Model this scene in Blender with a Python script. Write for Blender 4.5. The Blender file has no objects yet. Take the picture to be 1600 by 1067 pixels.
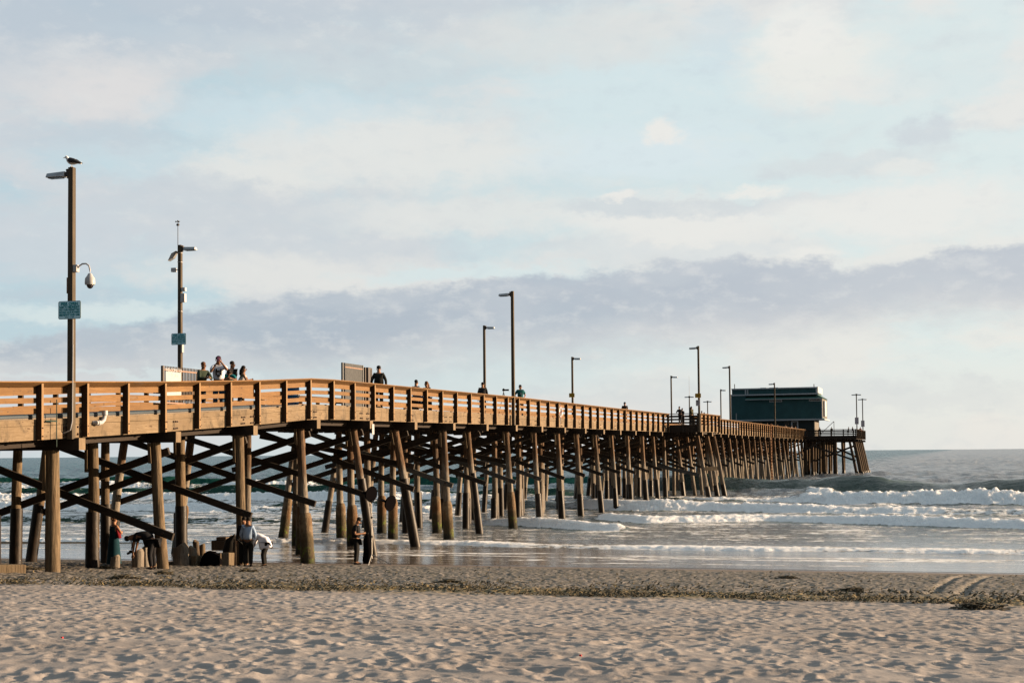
import bpy, bmesh, math, random
import numpy as np
from math import sin, cos, tan, atan, atan2, radians, degrees, pi, exp, sqrt
from mathutils import Vector, Matrix
S = bpy.context.scene
COL = S.collection
random.seed(7)
RNG = np.random.default_rng(7)

# ------------------------------------------------------------------ camera, sky, sun, exposure
# world axes: +Y runs seaward along the pier, +X is the open-beach side, z = 0 is sea level
CAM = Vector((23.4, 0.0, 4.2))
YAW, PITCH, ROLL, SHY = 17.3, 2.2, -0.52, 0.0557
cd = bpy.data.cameras.new('camera'); cam = bpy.data.objects.new('camera', cd); COL.objects.link(cam)
cd.lens = 50; cd.sensor_width = 36; cd.shift_y = SHY; cd.clip_start = 0.1; cd.clip_end = 60000
CM = Matrix.Rotation(radians(YAW), 3, 'Z') @ Matrix.Rotation(radians(90+PITCH), 3, 'X') @ Matrix.Rotation(radians(ROLL), 3, 'Z')
cam.matrix_world = Matrix.Translation(CAM) @ CM.to_4x4()
S.camera = cam
FPX = 1600*50/36.0
def ray(px, py): return CM @ Vector(((px-800)/FPX, (533.5-py)/FPX + SHY*.72, -1.0))
def onX(px, py, X): d = ray(px, py); return CAM + d*((X-CAM.x)/d.x)
def onY(px, py, Y): d = ray(px, py); return CAM + d*((Y-CAM.y)/d.y)
def onZ(px, py, Z): d = ray(px, py); return CAM + d*((Z-CAM.z)/d.z)
S.view_settings.view_transform = 'Standard'; S.view_settings.look = 'None'
EXPO = 1.5
S.view_settings.exposure = EXPO; S.view_settings.gamma = 1.0

SUN_EL, SUN_AZ = 9.0, 62.0          # azimuth clockwise from +Y
sl = bpy.data.lights.new('sun', 'SUN'); so = bpy.data.objects.new('sun', sl); COL.objects.link(so)
sl.energy = 5.0; sl.angle = radians(0.5); sl.color = (1.0, .72, .46)
sdir = Vector((sin(radians(SUN_AZ))*cos(radians(SUN_EL)), cos(radians(SUN_AZ))*cos(radians(SUN_EL)), sin(radians(SUN_EL))))
so.rotation_euler = sdir.to_track_quat('Z', 'Y').to_euler(); so.location = (60, 30, 40)

def lin(r, g, b):
    f = lambda c: (c/255/12.92 if c/255 <= .04045 else ((c/255+.055)/1.055)**2.4)
    return (f(r), f(g), f(b), 1.0)

class NT:
    """small helper to write node graphs"""
    def __init__(s, tree): s.t = tree; s.n = tree.nodes; s.l = tree.links
    def new(s, ty, **kw):
        n = s.n.new(ty)
        for k, v in kw.items(): setattr(n, k, v)
        return n
    def put(s, sock, v):
        if v is None: return
        if hasattr(v, 'is_output') or isinstance(v, bpy.types.NodeSocket): s.l.new(v, sock)
        else: sock.default_value = v
    def m(s, op, a, b=None, c=None, clamp=False):
        n = s.new('ShaderNodeMath', operation=op, use_clamp=clamp)
        for i, v in enumerate((a, b, c)): s.put(n.inputs[i], v)
        return n.outputs[0]
    def mr(s, v, a, b, c=0., d=1., smooth=True):
        n = s.new('ShaderNodeMapRange'); n.interpolation_type = 'SMOOTHSTEP' if smooth else 'LINEAR'
        for k, x in zip(('Value', 'From Min', 'From Max', 'To Min', 'To Max'), (v, a, b, c, d)): s.put(n.inputs[k], x)
        return n.outputs[0]
    def mix(s, f, a, b, mode='MIX'):
        n = s.new('ShaderNodeMix', data_type='RGBA', blend_type=mode)
        s.put(n.inputs[0], f); s.put(n.inputs[6], a); s.put(n.inputs[7], b); return n.outputs[2]
    def noise(s, vec, scale, detail=4., rough=.55, dist=0., col=False):
        n = s.new('ShaderNodeTexNoise'); s.put(n.inputs['Vector'], vec)
        n.inputs['Scale'].default_value = scale; n.inputs['Detail'].default_value = detail
        n.inputs['Roughness'].default_value = rough; n.inputs['Distortion'].default_value = dist
        return n.outputs['Color' if col else 'Fac']
    def vec(s, x, y, z=0.):
        n = s.new('ShaderNodeCombineXYZ'); s.put(n.inputs[0], x); s.put(n.inputs[1], y); s.put(n.inputs[2], z); return n.outputs[0]
    def scl(s, v, sc):
        n = s.new('ShaderNodeMapping'); s.put(n.inputs[0], v); n.inputs['Scale'].default_value = sc; return n.outputs[0]
    def bump(s, h, strength, dist=.01, nrm=None):
        n = s.new('ShaderNodeBump'); s.put(n.inputs['Height'], h); s.put(n.inputs['Strength'], strength)
        n.inputs['Distance'].default_value = dist
        if nrm is not None: s.l.new(nrm, n.inputs['Normal'])
        return n.outputs[0]

def build_world():
    w = bpy.data.worlds.new("World"); S.world = w; w.use_nodes = True
    T = NT(w.node_tree); T.n.clear()
    out = T.new('ShaderNodeOutputWorld'); bg = T.new('ShaderNodeBackground'); T.l.new(bg.outputs[0], out.inputs[0])
    sky = T.new('ShaderNodeTexSky'); sky.sky_type = 'NISHITA'; sky.sun_disc = False
    sky.sun_elevation = radians(SUN_EL); sky.sun_rotation = radians(SUN_AZ)
    tc = T.new('ShaderNodeTexCoord'); sp = T.new('ShaderNodeSeparateXYZ'); T.l.new(tc.outputs['Generated'], sp.inputs[0])
    x, y, z = sp.outputs
    az = T.m('MULTIPLY', T.m('ARCTAN2', x, y), 57.2958)
    el = T.m('MULTIPLY', T.m('ARCSINE', z), 57.2958)
    def P(px, py):
        d = ray(px, py).normalized(); return degrees(atan2(d.x, d.y)), degrees(math.asin(d.z))
    v = T.vec(T.m('MULTIPLY', az, .1), T.m('MULTIPLY', el, .1), 0.)
    wn = T.new('ShaderNodeSeparateColor'); T.l.new(T.noise(T.scl(v, (1, 1.6, 1)), 2.2, 6., .6, col=True), wn.inputs[0])
    wx = T.m('SUBTRACT', wn.outputs[0], .5); wy = T.m('SUBTRACT', wn.outputs[1], .5)
    azw = T.m('MULTIPLY_ADD', wx, 5.0, az); elw = T.m('MULTIPLY_ADD', wy, 2.6, el)
    elw2 = T.m('MULTIPLY_ADD', wx, .9, T.m('MULTIPLY_ADD', wy, 1.1, el))
    # clear sky: blue-grey left, pale and bright toward the sun on the right and low down
    k = T.mr(az, -40, 4, 0, 1)
    col = T.mix(k, lin(186, 207, 219), lin(219, 230, 232))
    col = T.mix(T.mr(elw, 5.5, .5, 0, .9), col, T.mix(k, lin(208, 218, 224), lin(229, 229, 227)))
    # soft high cloud sheet
    v2 = T.vec(T.m('MULTIPLY', azw, .075), T.m('MULTIPLY', elw, .2), 3.7)
    n1 = T.noise(v2, 1.15, 7., .55, .3); n2 = T.noise(T.scl(v2, (1.2, 1.6, 1)), 1.7, 6., .55, .2)
    col = T.mix(T.mr(n1, .44, .58, 0, .9), col, T.mix(k, lin(212, 212, 217), lin(231, 229, 227)))
    col = T.mix(T.mr(n2, .50, .72, 0, .60), col, T.mix(k, lin(190, 199, 211), lin(213, 216, 220)))
    fsep = T.new('ShaderNodeSeparateColor'); T.l.new(T.noise(T.scl(v, (1, 1.9, 1)), 7.5, 7., .62, col=True), fsep.inputs[0])
    fx, fy, fz = (T.m('SUBTRACT', o_, .5) for o_ in fsep.outputs)
    def blob(col, px, py, rx, ry, c, f, ragged=1.0):
        a0, e0 = P(px, py); ra = rx/FPX*57.3; re = ry/FPX*57.3
        big_ = min(1., ra/8)
        ax = T.m('MULTIPLY_ADD', wx, 5*big_, T.m('MULTIPLY_ADD', fx, 2.2, az)); ey = T.m('MULTIPLY_ADD', wy, 2.6*big_, T.m('MULTIPLY_ADD', fy, 1.3, el))
        dx = T.m('MULTIPLY', T.m('SUBTRACT', ax, a0), 1/ra); dy = T.m('MULTIPLY', T.m('SUBTRACT', ey, e0), 1/re)
        r = T.m('MULTIPLY_ADD', fz, ragged, T.m('SQRT', T.m('ADD', T.m('MULTIPLY', dx, dx), T.m('MULTIPLY', dy, dy))))
        return T.mix(T.mr(r, 1.2, .4, 0, f), col, c)
    G = lambda *c: lin(*c)
    for a_ in (
        (130, 15, 560, 80, (186, 197, 210), .8), (640, 0, 420, 55, (199, 206, 215), .7), (330, 60, 200, 22, (196, 206, 216), .5),
        (165, 148, 140, 52, (224, 220, 221), .95), (120, 215, 200, 30, (204, 208, 216), .6), (470, 190, 240, 50, (207, 222, 230), .85), (300, 255, 260, 30, (208, 222, 229), .6),
        (540, 95, 330, 50, (209, 214, 219), .6), (640, 235, 300, 60, (231, 229, 227), .85), (400, 275, 130, 40, (230, 228, 226), .85), (370, 330, 420, 50, (206, 210, 217), .8),
        (330, 290, 90, 22, (202, 208, 216), .5), (720, 330, 260, 40, (228, 227, 226), .8), (60, 380, 220, 60, (206, 210, 218), .8), (500, 380, 300, 25, (205, 210, 218), .6), (430, 430, 260, 36, (228, 226, 225), .8),
        (150, 490, 200, 18, (216, 226, 229), .8), (1010, 160, 260, 110, (214, 228, 233), .8), (1120, 60, 60, 60, (209, 222, 230), .7), (1000, 240, 230, 50, (218, 229, 235), .8),
        (1270, 100, 130, 75, (236, 234, 230), .9), (1250, 50, 75, 50, (238, 236, 233), .8), (1370, 138, 110, 26, (232, 230, 228), .8), (900, 65, 240, 48, (222, 223, 223), .7),
        (1480, 120, 120, 40, (216, 227, 230), .7), (1032, 204, 34, 20, (236, 233, 230), .95, .5), (1450, 207, 66, 22, (207, 212, 219), .8, .8), (1340, 252, 170, 20, (214, 218, 222), .7),
        (1420, 262, 60, 14, (231, 229, 227), .7, .8), (1050, 345, 210, 44, (233, 231, 229), .9), (960, 325, 110, 16, (207, 213, 219), .8, .8), (1200, 318, 190, 15, (208, 213, 219), .8, .8),
        (1400, 325, 240, 44, (234, 232, 230), .9), (1185, 297, 50, 11, (235, 233, 230), .9, .6), (965, 311, 40, 10, (236, 233, 230), .9, .5), (1265, 396, 60, 12, (234, 232, 230), .8, .7),
        (760, 425, 260, 16, (214, 227, 231), .8), (1100, 388, 230, 16, (219, 222, 225), .7)):
        col = blob(col, *a_[:4], G(*a_[4]), a_[5], *(a_[6:]))
    # the long grey bank low over the sea
    def curve(pts):
        n = T.new('ShaderNodeFloatCurve'); T.put(n.inputs['Value'], T.m('MULTIPLY', T.m('ADD', T.m('MULTIPLY_ADD', wx, 3.2, az), 42.), 1/50.))
        c = n.mapping.curves[0]; q = [((P(*p)[0]+42)/50, P(*p)[1]/20) for p in pts]
        while len(c.points) < len(q): c.points.new(.5, .5)
        for a, b in zip(c.points, q): a.location = b
        n.mapping.update(); return T.m('MULTIPLY', n.outputs[0], 20.)
    top = curve([(-80, 552), (90, 522), (230, 505), (370, 478), (520, 458), (700, 447), (860, 428), (1000, 417), (1130, 402), (1280, 406), (1390, 418), (1450, 396), (1560, 384), (1680, 378)])
    bot = curve([(-80, 588), (160, 592), (400, 592), (600, 582), (800, 566), (1000, 552), (1160, 540), (1300, 522), (1420, 506), (1560, 498), (1680, 492)])
    elw3 = T.m('MULTIPLY_ADD', fy, 1.5, elw2)
    up = T.mr(T.m('SUBTRACT', elw3, top), .22, -.25)
    dn = T.mr(T.m('SUBTRACT', elw3, bot), -.7, 1.1)
    bank = T.m('MULTIPLY', up, dn)
    bc = T.mix(T.mr(az, -37, 4), G(166, 178, 195), G(184, 190, 203))
    bc = T.mix(T.mr(n2, .38, .62, 0, .35), bc, G(205, 208, 215))
    bc = T.mix(T.mr(fz, -.05, .2, 0, .4), bc, G(206, 208, 215))
    lowpart = T.mr(T.m('DIVIDE', T.m('SUBTRACT', elw, bot), T.m('MAXIMUM', T.m('SUBTRACT', top, bot), .3)), .6, 0.05, 0, .65)
    bc = T.mix(lowpart, bc, G(212, 211, 215))
    col = T.mix(T.m('MULTIPLY', bank, .92), col, bc)
    col = blob(col, 1330, 620, 380, 26, G(217, 220, 223), .7)
    col = blob(col, 250, 594, 300, 8, G(216, 225, 229), .6)
    col = T.mix(T.m('MULTIPLY', T.mr(fz, .0, .22), .2), col, G(235, 233, 231))
    col = T.mix(T.m('MULTIPLY', T.mr(fz, -.0, -.22), .17), col, G(190, 199, 210))
    # out-of-view sky set for its light: dark low to landward, bright overhead
    hi = T.mr(el, 17, 42, 0, 1)
    sidex = T.mr(T.m('COSINE', T.m('MULTIPLY', T.m('SUBTRACT', az, SUN_AZ), .0174533)), -.6, .9, 0, 1)
    deep = T.mix(sidex, G(74, 106, 136), G(212, 213, 216))
    col = T.mix(hi, col, deep)
    back = T.mr(T.m('COSINE', T.m('MULTIPLY', T.m('SUBTRACT', az, -17.3), .0174533)), .75, -.1, 0, 1)
    col = T.mix(T.m('MULTIPLY', back, T.mr(el, 34, 15, 0, .97)), col, T.mix(sidex, G(34, 40, 47), G(80, 76, 72)))
    col = T.mix(T.mr(el, 42, 66, 0, .92), col, G(206, 226, 234))
    nb = T.mr(z, 0., -.06, 0, 1)
    col = T.mix(nb, col, G(120, 120, 122))
    col = T.mix(1.0, col, T.mix(T.mr(az, -37, 4), (1.0, 1.018, 1.0, 1), (1.02, 1.022, 1.0, 1)), 'MULTIPLY'); col.node.clamp_result = False
    STR = 0.1
    scaled = T.mix(1.0, col, (1/STR/2**EXPO,)*3+(1,), 'MULTIPLY'); scaled.node.clamp_result = False
    fin = T.mix(.05, scaled, sky.outputs[0])
    T.l.new(fin, bg.inputs[0]); bg.inputs[1].default_value = STR
build_world()

# ------------------------------------------------------------------ materials
MATS = {}
def mat(name, base, rough=.8, fn=None, spec=.3, metal=0.):
    if name in MATS: return MATS[name]
    m = bpy.data.materials.new(name); m.use_nodes = True; T = NT(m.node_tree)
    b = T.n['Principled BSDF']; b.inputs['Base Color'].default_value = (*base, 1); b.inputs['Roughness'].default_value = rough
    b.inputs['Specular IOR Level'].default_value = spec; b.inputs['Metallic'].default_value = metal
    if fn: fn(T, b)
    MATS[name] = m; return m
def geo(T): return T.new('ShaderNodeNewGeometry').outputs['Position']
def wood_fn(c1, c2, axis='Y', grain=14., stain=None, stain_amt=.0, bump=.5, knots=True):
    def fn(T, b):
        p = geo(T); s = {'Y': (9, .7, 9), 'Z': (9, 9, .7), 'X': (.7, 9, 9)}[axis]
        g = T.noise(T.scl(p, s), grain/6, 6., .65, .6)
        big = T.noise(p, .9, 4., .6)
        c = T.mix(T.mr(g, .3, .7), (*c1, 1), (*c2, 1))
        c = T.mix(T.mr(big, .35, .7, 0, .45), c, tuple(.62*a for a in c1)+(1,))
        if axis == 'Y':
            cs = T.new('ShaderNodeSeparateXYZ'); T.l.new(p, cs.inputs[0])
            wn_ = T.new('ShaderNodeTexWhiteNoise'); wn_.noise_dimensions = '2D'
            T.l.new(T.vec(T.m('FLOOR', T.m('MULTIPLY', T.m('ADD', cs.outputs[1], .52), 1/2.07)), T.m('FLOOR', T.m('MULTIPLY', cs.outputs[2], 3.1))), wn_.inputs['Vector'])
            c = T.mix(T.mr(wn_.outputs['Value'], 0, 1, 0, .38, False), c, tuple(a*.55 for a in c1)+(1,))
            gy_ = T.noise(T.scl(p, (2, .6, 2)), 1.1, 6., .7)
            c = T.mix(T.mr(gy_, .55, .75, 0, .55), c, (c2[0]*.62, c2[0]*.52, c2[0]*.42, 1))
        if knots:
            kn = T.noise(T.scl(p, (6, 2.5, 6)), 2., 2., .4)
            c = T.mix(T.mr(kn, .66, .72, 0, .8), c, (.05, .026, .012, 1))
        if stain:
            sn = T.noise(T.scl(p, (2, 1.2, .8)), 1.6, 5., .65, .5)
            c = T.mix(T.mr(sn, .50, .68, 0, stain_amt), c, (*stain, 1))
        T.l.new(c, b.inputs['Base Color'])
        T.l.new(T.bump(g, bump, .02), b.inputs['Normal'])
    return fn
M_RAIL = mat('rail_timber', (.5, .3, .15), .75, wood_fn((0.136, 0.066, 0.018), (0.195, 0.103, 0.033), 'Y'))
M_RAILPOST = mat('rail_post_timber', (.4, .25, .12), .8, wood_fn((0.024, 0.012, 0.005), (0.037, 0.021, 0.009), 'Z'))  # darkened post timber, shade of the unlit sides put into the colour
M_POSTLIT = mat('post_face_sunlit_tone', (.3, .2, .1), .8, wood_fn((0.180, 0.111, 0.053), (0.262, 0.164, 0.082), 'Z', knots=False))  # lighter copy of the post timber, sunlight put into the colour
M_FASCIA = mat('weathered_fascia', (.45, .36, .25), .85, wood_fn((0.145, 0.102, 0.058), (0.203, 0.150, 0.094), 'Y', stain=(0.058, 0.043, 0.027), stain_amt=.85))
M_DARK = mat('creosoted_timber', (.06, .04, .03), .85, wood_fn((0.015, 0.010, 0.007), (0.030, 0.021, 0.015), 'X', knots=False))
M_BRACE = mat('weathered_brace', (.06, .05, .04), .8, wood_fn((0.017, 0.012, 0.009), (0.042, 0.032, 0.024), 'X', knots=False))
M_GBRACE = mat('grey_brace', (.1, .1, .09), .8, wood_fn((0.052, 0.048, 0.043), (0.086, 0.083, 0.075), 'X', knots=False))
M_CAPEND = mat('cap_end_timber', (.35, .25, .15), .85, wood_fn((0.126, 0.089, 0.052), (0.199, 0.147, 0.094), 'Z', knots=False))
M_DECK = mat('deck_planks', (.2, .16, .12), .85, wood_fn((0.120, 0.096, 0.072), (0.192, 0.160, 0.128), 'X', knots=False))
def pile_fn(c1, c2, crack=.7, head=None):
    def fn(T, b):
        p = geo(T); oi = T.new('ShaderNodeObjectInfo').outputs['Random']
        g = T.noise(T.scl(p, (7, 7, .55)), 2.4, 7., .7, .5)
        cr = T.noise(T.scl(p, (16, 16, .8)), 1.6, 3., .5, .3)
        c = T.mix(T.mr(g, .3, .7), (*c1, 1), (*c2, 1))
        if head:
            zp = T.new('ShaderNodeSeparateXYZ'); T.l.new(p, zp.inputs[0])
            zz = T.m('MULTIPLY_ADD', T.m('SUBTRACT', T.noise(T.scl(p, (3, 3, .6)), 1.2, 4., .6), .5), 3.0, zp.outputs[2])
            c = T.mix(T.mr(zz, 3.1, 4.1), c, T.mix(T.mr(g, .35, .7), (*head[0], 1), (*head[1], 1)))
        c = T.mix(T.mr(cr, .36, .30, 0, crack), c, (.02, .014, .01, 1))
        big = T.noise(T.scl(p, (1, 1, .6)), 1.3, 3., .6)
        c = T.mix(T.mr(big, .5, .7, 0, .35), c, (.10, .05, .022, 1))
        c = T.mix(T.m('MULTIPLY', T.m('POWER', oi, 2.), .45), c, (.05, .035, .025, 1))
        T.l.new(c, b.inputs['Base Color']); T.l.new(T.bump(T.m('MINIMUM', g, T.m('MULTIPLY', cr, 1.2)), .9, .035), b.inputs['Normal'])
    return fn
M_PILE = mat('pile_timber', (.2, .15, .1), .9, pile_fn((.048, .034, .019), (.18, .13, .078)))
M_PILEP = mat('salt_bleached_pile', (.3, .26, .22), .9, pile_fn((.09, .077, .062), (.28, .245, .20), .7, ((.030, .016, .009), (.17, .10, .052))))
def sleeve_fn(T, b):
    p = geo(T); g = T.noise(T.scl(p, (4, 4, 1)), 3., 5., .6)
    T.l.new(T.mix(T.mr(g, .35, .7), (.007, .005, .004, 1), (.028, .019, .013, 1)), b.inputs['Base Color'])
    T.l.new(T.bump(g, .4, .02), b.inputs['Normal'])
M_SLEEVE = mat('black_pile_wrap', (.03, .02, .015), .5, sleeve_fn, spec=.22)
def jacket_fn(T, b):
    p = geo(T); sp = T.new('ShaderNodeSeparateXYZ'); T.l.new(p, sp.inputs[0])
    g = T.noise(p, 5., 7., .7); g2 = T.noise(T.scl(p, (1, 1, .5)), 2.2, 4., .6)
    c = T.mix(T.mr(g, .3, .7), (.085, .055, .03, 1), (.19, .14, .085, 1))
    c = T.mix(T.mr(g2, .45, .65, 0, .8), c, (.09, .042, .015, 1))
    zz = T.m('MULTIPLY_ADD', T.m('SUBTRACT', g2, .5), 1.4, sp.outputs[2])
    c = T.mix(T.mr(zz, 1.3, 1.0, 0, .8), c, (.045, .035, .016, 1))
    c = T.mix(T.m('MULTIPLY', T.mr(zz, .9, .6), T.mr(g, .5, .6)), c, (.09, .12, .015, 1))
    c = T.mix(T.mr(zz, .5, .2, 0, .9), c, (.022, .02, .014, 1))
    T.l.new(c, b.inputs['Base Color']); T.l.new(T.bump(g, 1., .06), b.inputs['Normal'])
M_JACKET = mat('concrete_pile_jacket', (.2, .15, .1), .9, jacket_fn)
def metal_fn(c, amt=.5):
    def fn(T, b):
        g = T.noise(geo(T), 6., 5., .6)
        T.l.new(T.mix(T.mr(g, .4, .7, 0, amt), (*c, 1), tuple(a*.45 for a in c)+(1,)), b.inputs['Base Color'])
    return fn
M_POLE = mat('lamp_pole_timber', (.13, .11, .09), .8, wood_fn((0.050, 0.038, 0.025), (0.080, 0.062, 0.041), 'Z', knots=False))
M_LAMP = mat('lamp_housing_metal', (.45, .45, .45), .4, metal_fn((.42, .42, .42), .4), .5, .6)
M_BOLT = mat('rusty_bolt', (.035, .02, .015), .7, metal_fn((.04, .022, .014), .5))
M_WHITE = mat('white_enamel', (.5, .5, .5), .4, metal_fn((0.348, 0.348, 0.355), .2))
M_PVC = mat('grey_pvc_pipe', (.3, .34, .38), .4, metal_fn((.035, .052, .070), .3))
M_GREYBOX = mat('grey_equipment_box', (.35, .36, .38), .5, metal_fn((.4, .41, .43), .3))
M_BLACK = mat('black_plastic', (.012, .012, .013), .5, metal_fn((.012, .012, .014), .3))
M_GLASS = mat('dark_dome_glass', (.01, .008, .01), .08, metal_fn((.015, .01, .012), .2), .6)
M_FENCE = mat('fence_metal', (.05, .045, .04), .5, metal_fn((.055, .045, .04), .3), .5, .3)
M_FENCER = mat('fence_rail_rust', (.2, .12, .08), .6, metal_fn((.22, .13, .09), .4))
M_SIGNW = mat('sign_face', (.72, .74, .76), .5, metal_fn((.46, .76, .88), .1))
M_TEAL = mat('sign_teal_letters', (.0, .16, .2), .5, metal_fn((.0, .22, .27), .1))
M_YEL = mat('yellow_sign', (.6, .36, .02), .5, metal_fn((0.496, 0.288, 0.016), .2))
M_SIGNG = mat('grey_sign', (.4, .36, .4), .5, metal_fn((.42, .38, .42), .3))
def siding_fn(c):
    def fn(T, b):
        p = geo(T); sp = T.new('ShaderNodeSeparateXYZ'); T.l.new(p, sp.inputs[0])
        w = T.m('FRACT', T.m('MULTIPLY', sp.outputs[2], 5.0))
        g = T.noise(p, .8, 5., .6)
        T.l.new(T.mix(T.mr(g, .35, .7, 0, .5), (*c, 1), tuple(a*1.5 for a in c)+(1,)), b.inputs['Base Color'])
        T.l.new(T.bump(w, .6, .02), b.inputs['Normal'])
    return fn
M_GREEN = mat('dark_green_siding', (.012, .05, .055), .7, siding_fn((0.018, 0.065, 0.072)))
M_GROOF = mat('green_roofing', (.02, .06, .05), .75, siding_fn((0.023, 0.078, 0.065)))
M_DGREEN = mat('shadowed_green_siding', (.01, .02, .022), .7, siding_fn((.010, .018, .020)))  # darker copy of the green, shade under the overhang put into the colour
M_TRIM = mat('white_trim', (.6, .65, .7), .6, metal_fn((0.340, 0.367, 0.394), .2))
M_CREAM = mat('cream_siding', (.3, .27, .2), .7, siding_fn((0.103, 0.091, 0.075)))
M_WINDOW = mat('window_glass', (.01, .012, .015), .1, metal_fn((.015, .018, .02), .2), .6)
M_ORANGE = mat('rusty_orange_paint', (.4, .14, .03), .6, metal_fn((.20, .085, .025), .7))
M_LOG = mat('beach_timber', (.25, .2, .14), .9, pile_fn((0.094, 0.069, 0.040), (0.170, 0.128, 0.080)))
M_LOGD = mat('dark_beach_timber', (.08, .06, .045), .9, pile_fn((.05, .036, .026), (.11, .08, .055)))
M_KELP = mat('kelp', (.04, .04, .02), .9, metal_fn((.055, .044, .024), .8))
M_KELPY = mat('dry_kelp', (.2, .15, .06), .8, metal_fn((.17, .125, .055), .8))
def cloth(name, c, r=.9): return mat(name, c, r, metal_fn(c, .35), .15)

# ------------------------------------------------------------------ mesh helpers
LOCAL = set()      # things whose parts are modelled around the thing's own origin
class MB:
    def __init__(s): s.v = []; s.f = []; s.mi = []; s.cur = 0
    def add(s, vs, fs):
        o = len(s.v); s.v += [tuple(v) for v in vs]
        for f in fs: s.f.append([o+i for i in f]); s.mi.append(s.cur)
    def hexa(s, p):  # p: 8 points, bottom ring 0-3, top ring 4-7
        s.add(p, [(3, 2, 1, 0), (4, 5, 6, 7), (0, 1, 5, 4), (1, 2, 6, 5), (2, 3, 7, 6), (3, 0, 4, 7)])
    def box(s, x0, x1, y0, y1, z0, z1):
        s.hexa([(x0, y0, z0), (x1, y0, z0), (x1, y1, z0), (x0, y1, z0), (x0, y0, z1), (x1, y0, z1), (x1, y1, z1), (x0, y1, z1)])
    def beam(s, a, b, w, h, up=Vector((0, 0, 1))):
        a = Vector(a); b = Vector(b); d = (b-a).normalized(); r = d.cross(up)
        if r.length < 1e-4: r = d.cross(Vector((1, 0, 0)))
        r.normalize(); u = r.cross(d).normalized()
        P = []
        for q in (a, b):
            for sr, su in ((-1, -1), (1, -1), (1, 1), (-1, 1)): P.append(q + r*sr*w/2 + u*su*h/2)
        s.hexa(P)
    def tube(s, pts, rad, n=10, caps=True, jit=0.):
        pts = [Vector(p) for p in pts]; rings = []
        if not hasattr(rad, '__len__'): rad = [rad]*len(pts)
        ref = Vector((0, 0, 1)) if abs((pts[-1]-pts[0]).normalized().z) < .9 else Vector((1, 0, 0))
        o = len(s.v)
        for i, p in enumerate(pts):
            d = (pts[min(i+1, len(pts)-1)]-pts[max(i-1, 0)]).normalized()
            r = d.cross(ref).normalized(); u = r.cross(d)
            for k in range(n):
                a = 2*pi*k/n; q = rad[i]*(1+(random.uniform(-jit, jit) if jit else 0))
                s.v.append(tuple(p + r*cos(a)*q + u*sin(a)*q))
        for i in range(len(pts)-1):
            for k in range(n):
                s.f.append([o+i*n+k, o+i*n+(k+1) % n, o+(i+1)*n+(k+1) % n, o+(i+1)*n+k]); s.mi.append(s.cur)
        if caps:
            s.f.append([o+k for k in range(n)][::-1]); s.mi.append(s.cur)
            s.f.append([o+(len(pts)-1)*n+k for k in range(n)]); s.mi.append(s.cur)
    def ball(s, c, rx, ry=None, rz=None, n=12, m=8, rot=None):
        ry = ry or rx; rz = rz or rx; o = len(s.v); c = Vector(c)
        for j in range(m+1):
            t = pi*j/m
            for k in range(n):
                a = 2*pi*k/n; q = Vector((rx*sin(t)*cos(a), ry*sin(t)*sin(a), rz*cos(t)))
                if rot is not None: q = rot @ q
                s.v.append(tuple(c+q))
        for j in range(m):
            for k in range(n): s.f.append([o+j*n+k, o+(j+1)*n+k, o+(j+1)*n+(k+1) % n, o+j*n+(k+1) % n]); s.mi.append(s.cur)
    def obj(s, name, mats, parent=None, smooth=False, bevel=0.):
        me = bpy.data.meshes.new(name); me.from_pydata(s.v, [], s.f)
        for m in (mats if isinstance(mats, (list, tuple)) else [mats]): me.materials.append(m)
        if any(s.mi): me.polygons.foreach_set('material_index', s.mi)
        if smooth: me.polygons.foreach_set('use_smooth', [True]*len(me.polygons)); me.set_sharp_from_angle(angle=radians(40))
        me.update(); o = bpy.data.objects.new(name, me); COL.objects.link(o)
        if parent:
            o.parent = parent; t = parent
            while t.parent: t = t.parent
            if t.name not in LOCAL: o.matrix_parent_inverse = world_of(parent).inverted()
        if bevel:
            bv = o.modifiers.new('Bevel', 'BEVEL'); bv.width = bevel; bv.segments = 2; bv.limit_method = 'ANGLE'
        return o
def world_of(o):
    m = Matrix.Translation(o.location) @ o.rotation_euler.to_matrix().to_4x4()
    if o.parent: m = world_of(o.parent) @ o.matrix_parent_inverse @ m
    return m
def thing(name, label, cat, loc=(0, 0, 0), group=None, rz=0., local=False):
    o = bpy.data.objects.new(name, None); COL.objects.link(o)
    if local: LOCAL.add(o.name)
    o.location = loc; o.rotation_euler = (0, 0, rz)
    o.empty_display_size = .2; tag(o, label, cat, group); return o
def tag(o, label=None, cat=None, group=None, kind=None):
    if label: o['label'] = label
    if cat: o['category'] = cat
    if group: o['group'] = group
    if kind: o['kind'] = kind
    return o
def grid_mesh(name, X, Y, Z, m, smooth=True, attrs=None):
    nr, nc = X.shape; me = bpy.data.meshes.new(name)
    me.vertices.add(nr*nc); me.vertices.foreach_set('co', np.stack([X, Y, Z], -1).astype(np.float32).ravel())
    i = np.arange(nr*nc).reshape(nr, nc); q = np.stack([i[:-1, :-1], i[:-1, 1:], i[1:, 1:], i[1:, :-1]], -1).reshape(-1, 4)
    me.loops.add(q.size); me.loops.foreach_set('vertex_index', q.ravel().astype(np.int32))
    me.polygons.add(len(q)); me.polygons.foreach_set('loop_start', (np.arange(len(q))*4).astype(np.int32))
    me.update(calc_edges=True)
    if smooth: me.polygons.foreach_set('use_smooth', np.ones(len(q), dtype=bool))
    for k, a in (attrs or {}).items():
        at = me.attributes.new(k, 'FLOAT', 'POINT'); at.data.foreach_set('value', a.astype(np.float32).ravel())
    me.materials.append(m); me.validate(); o = bpy.data.objects.new(name, me); COL.objects.link(o); return o
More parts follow.
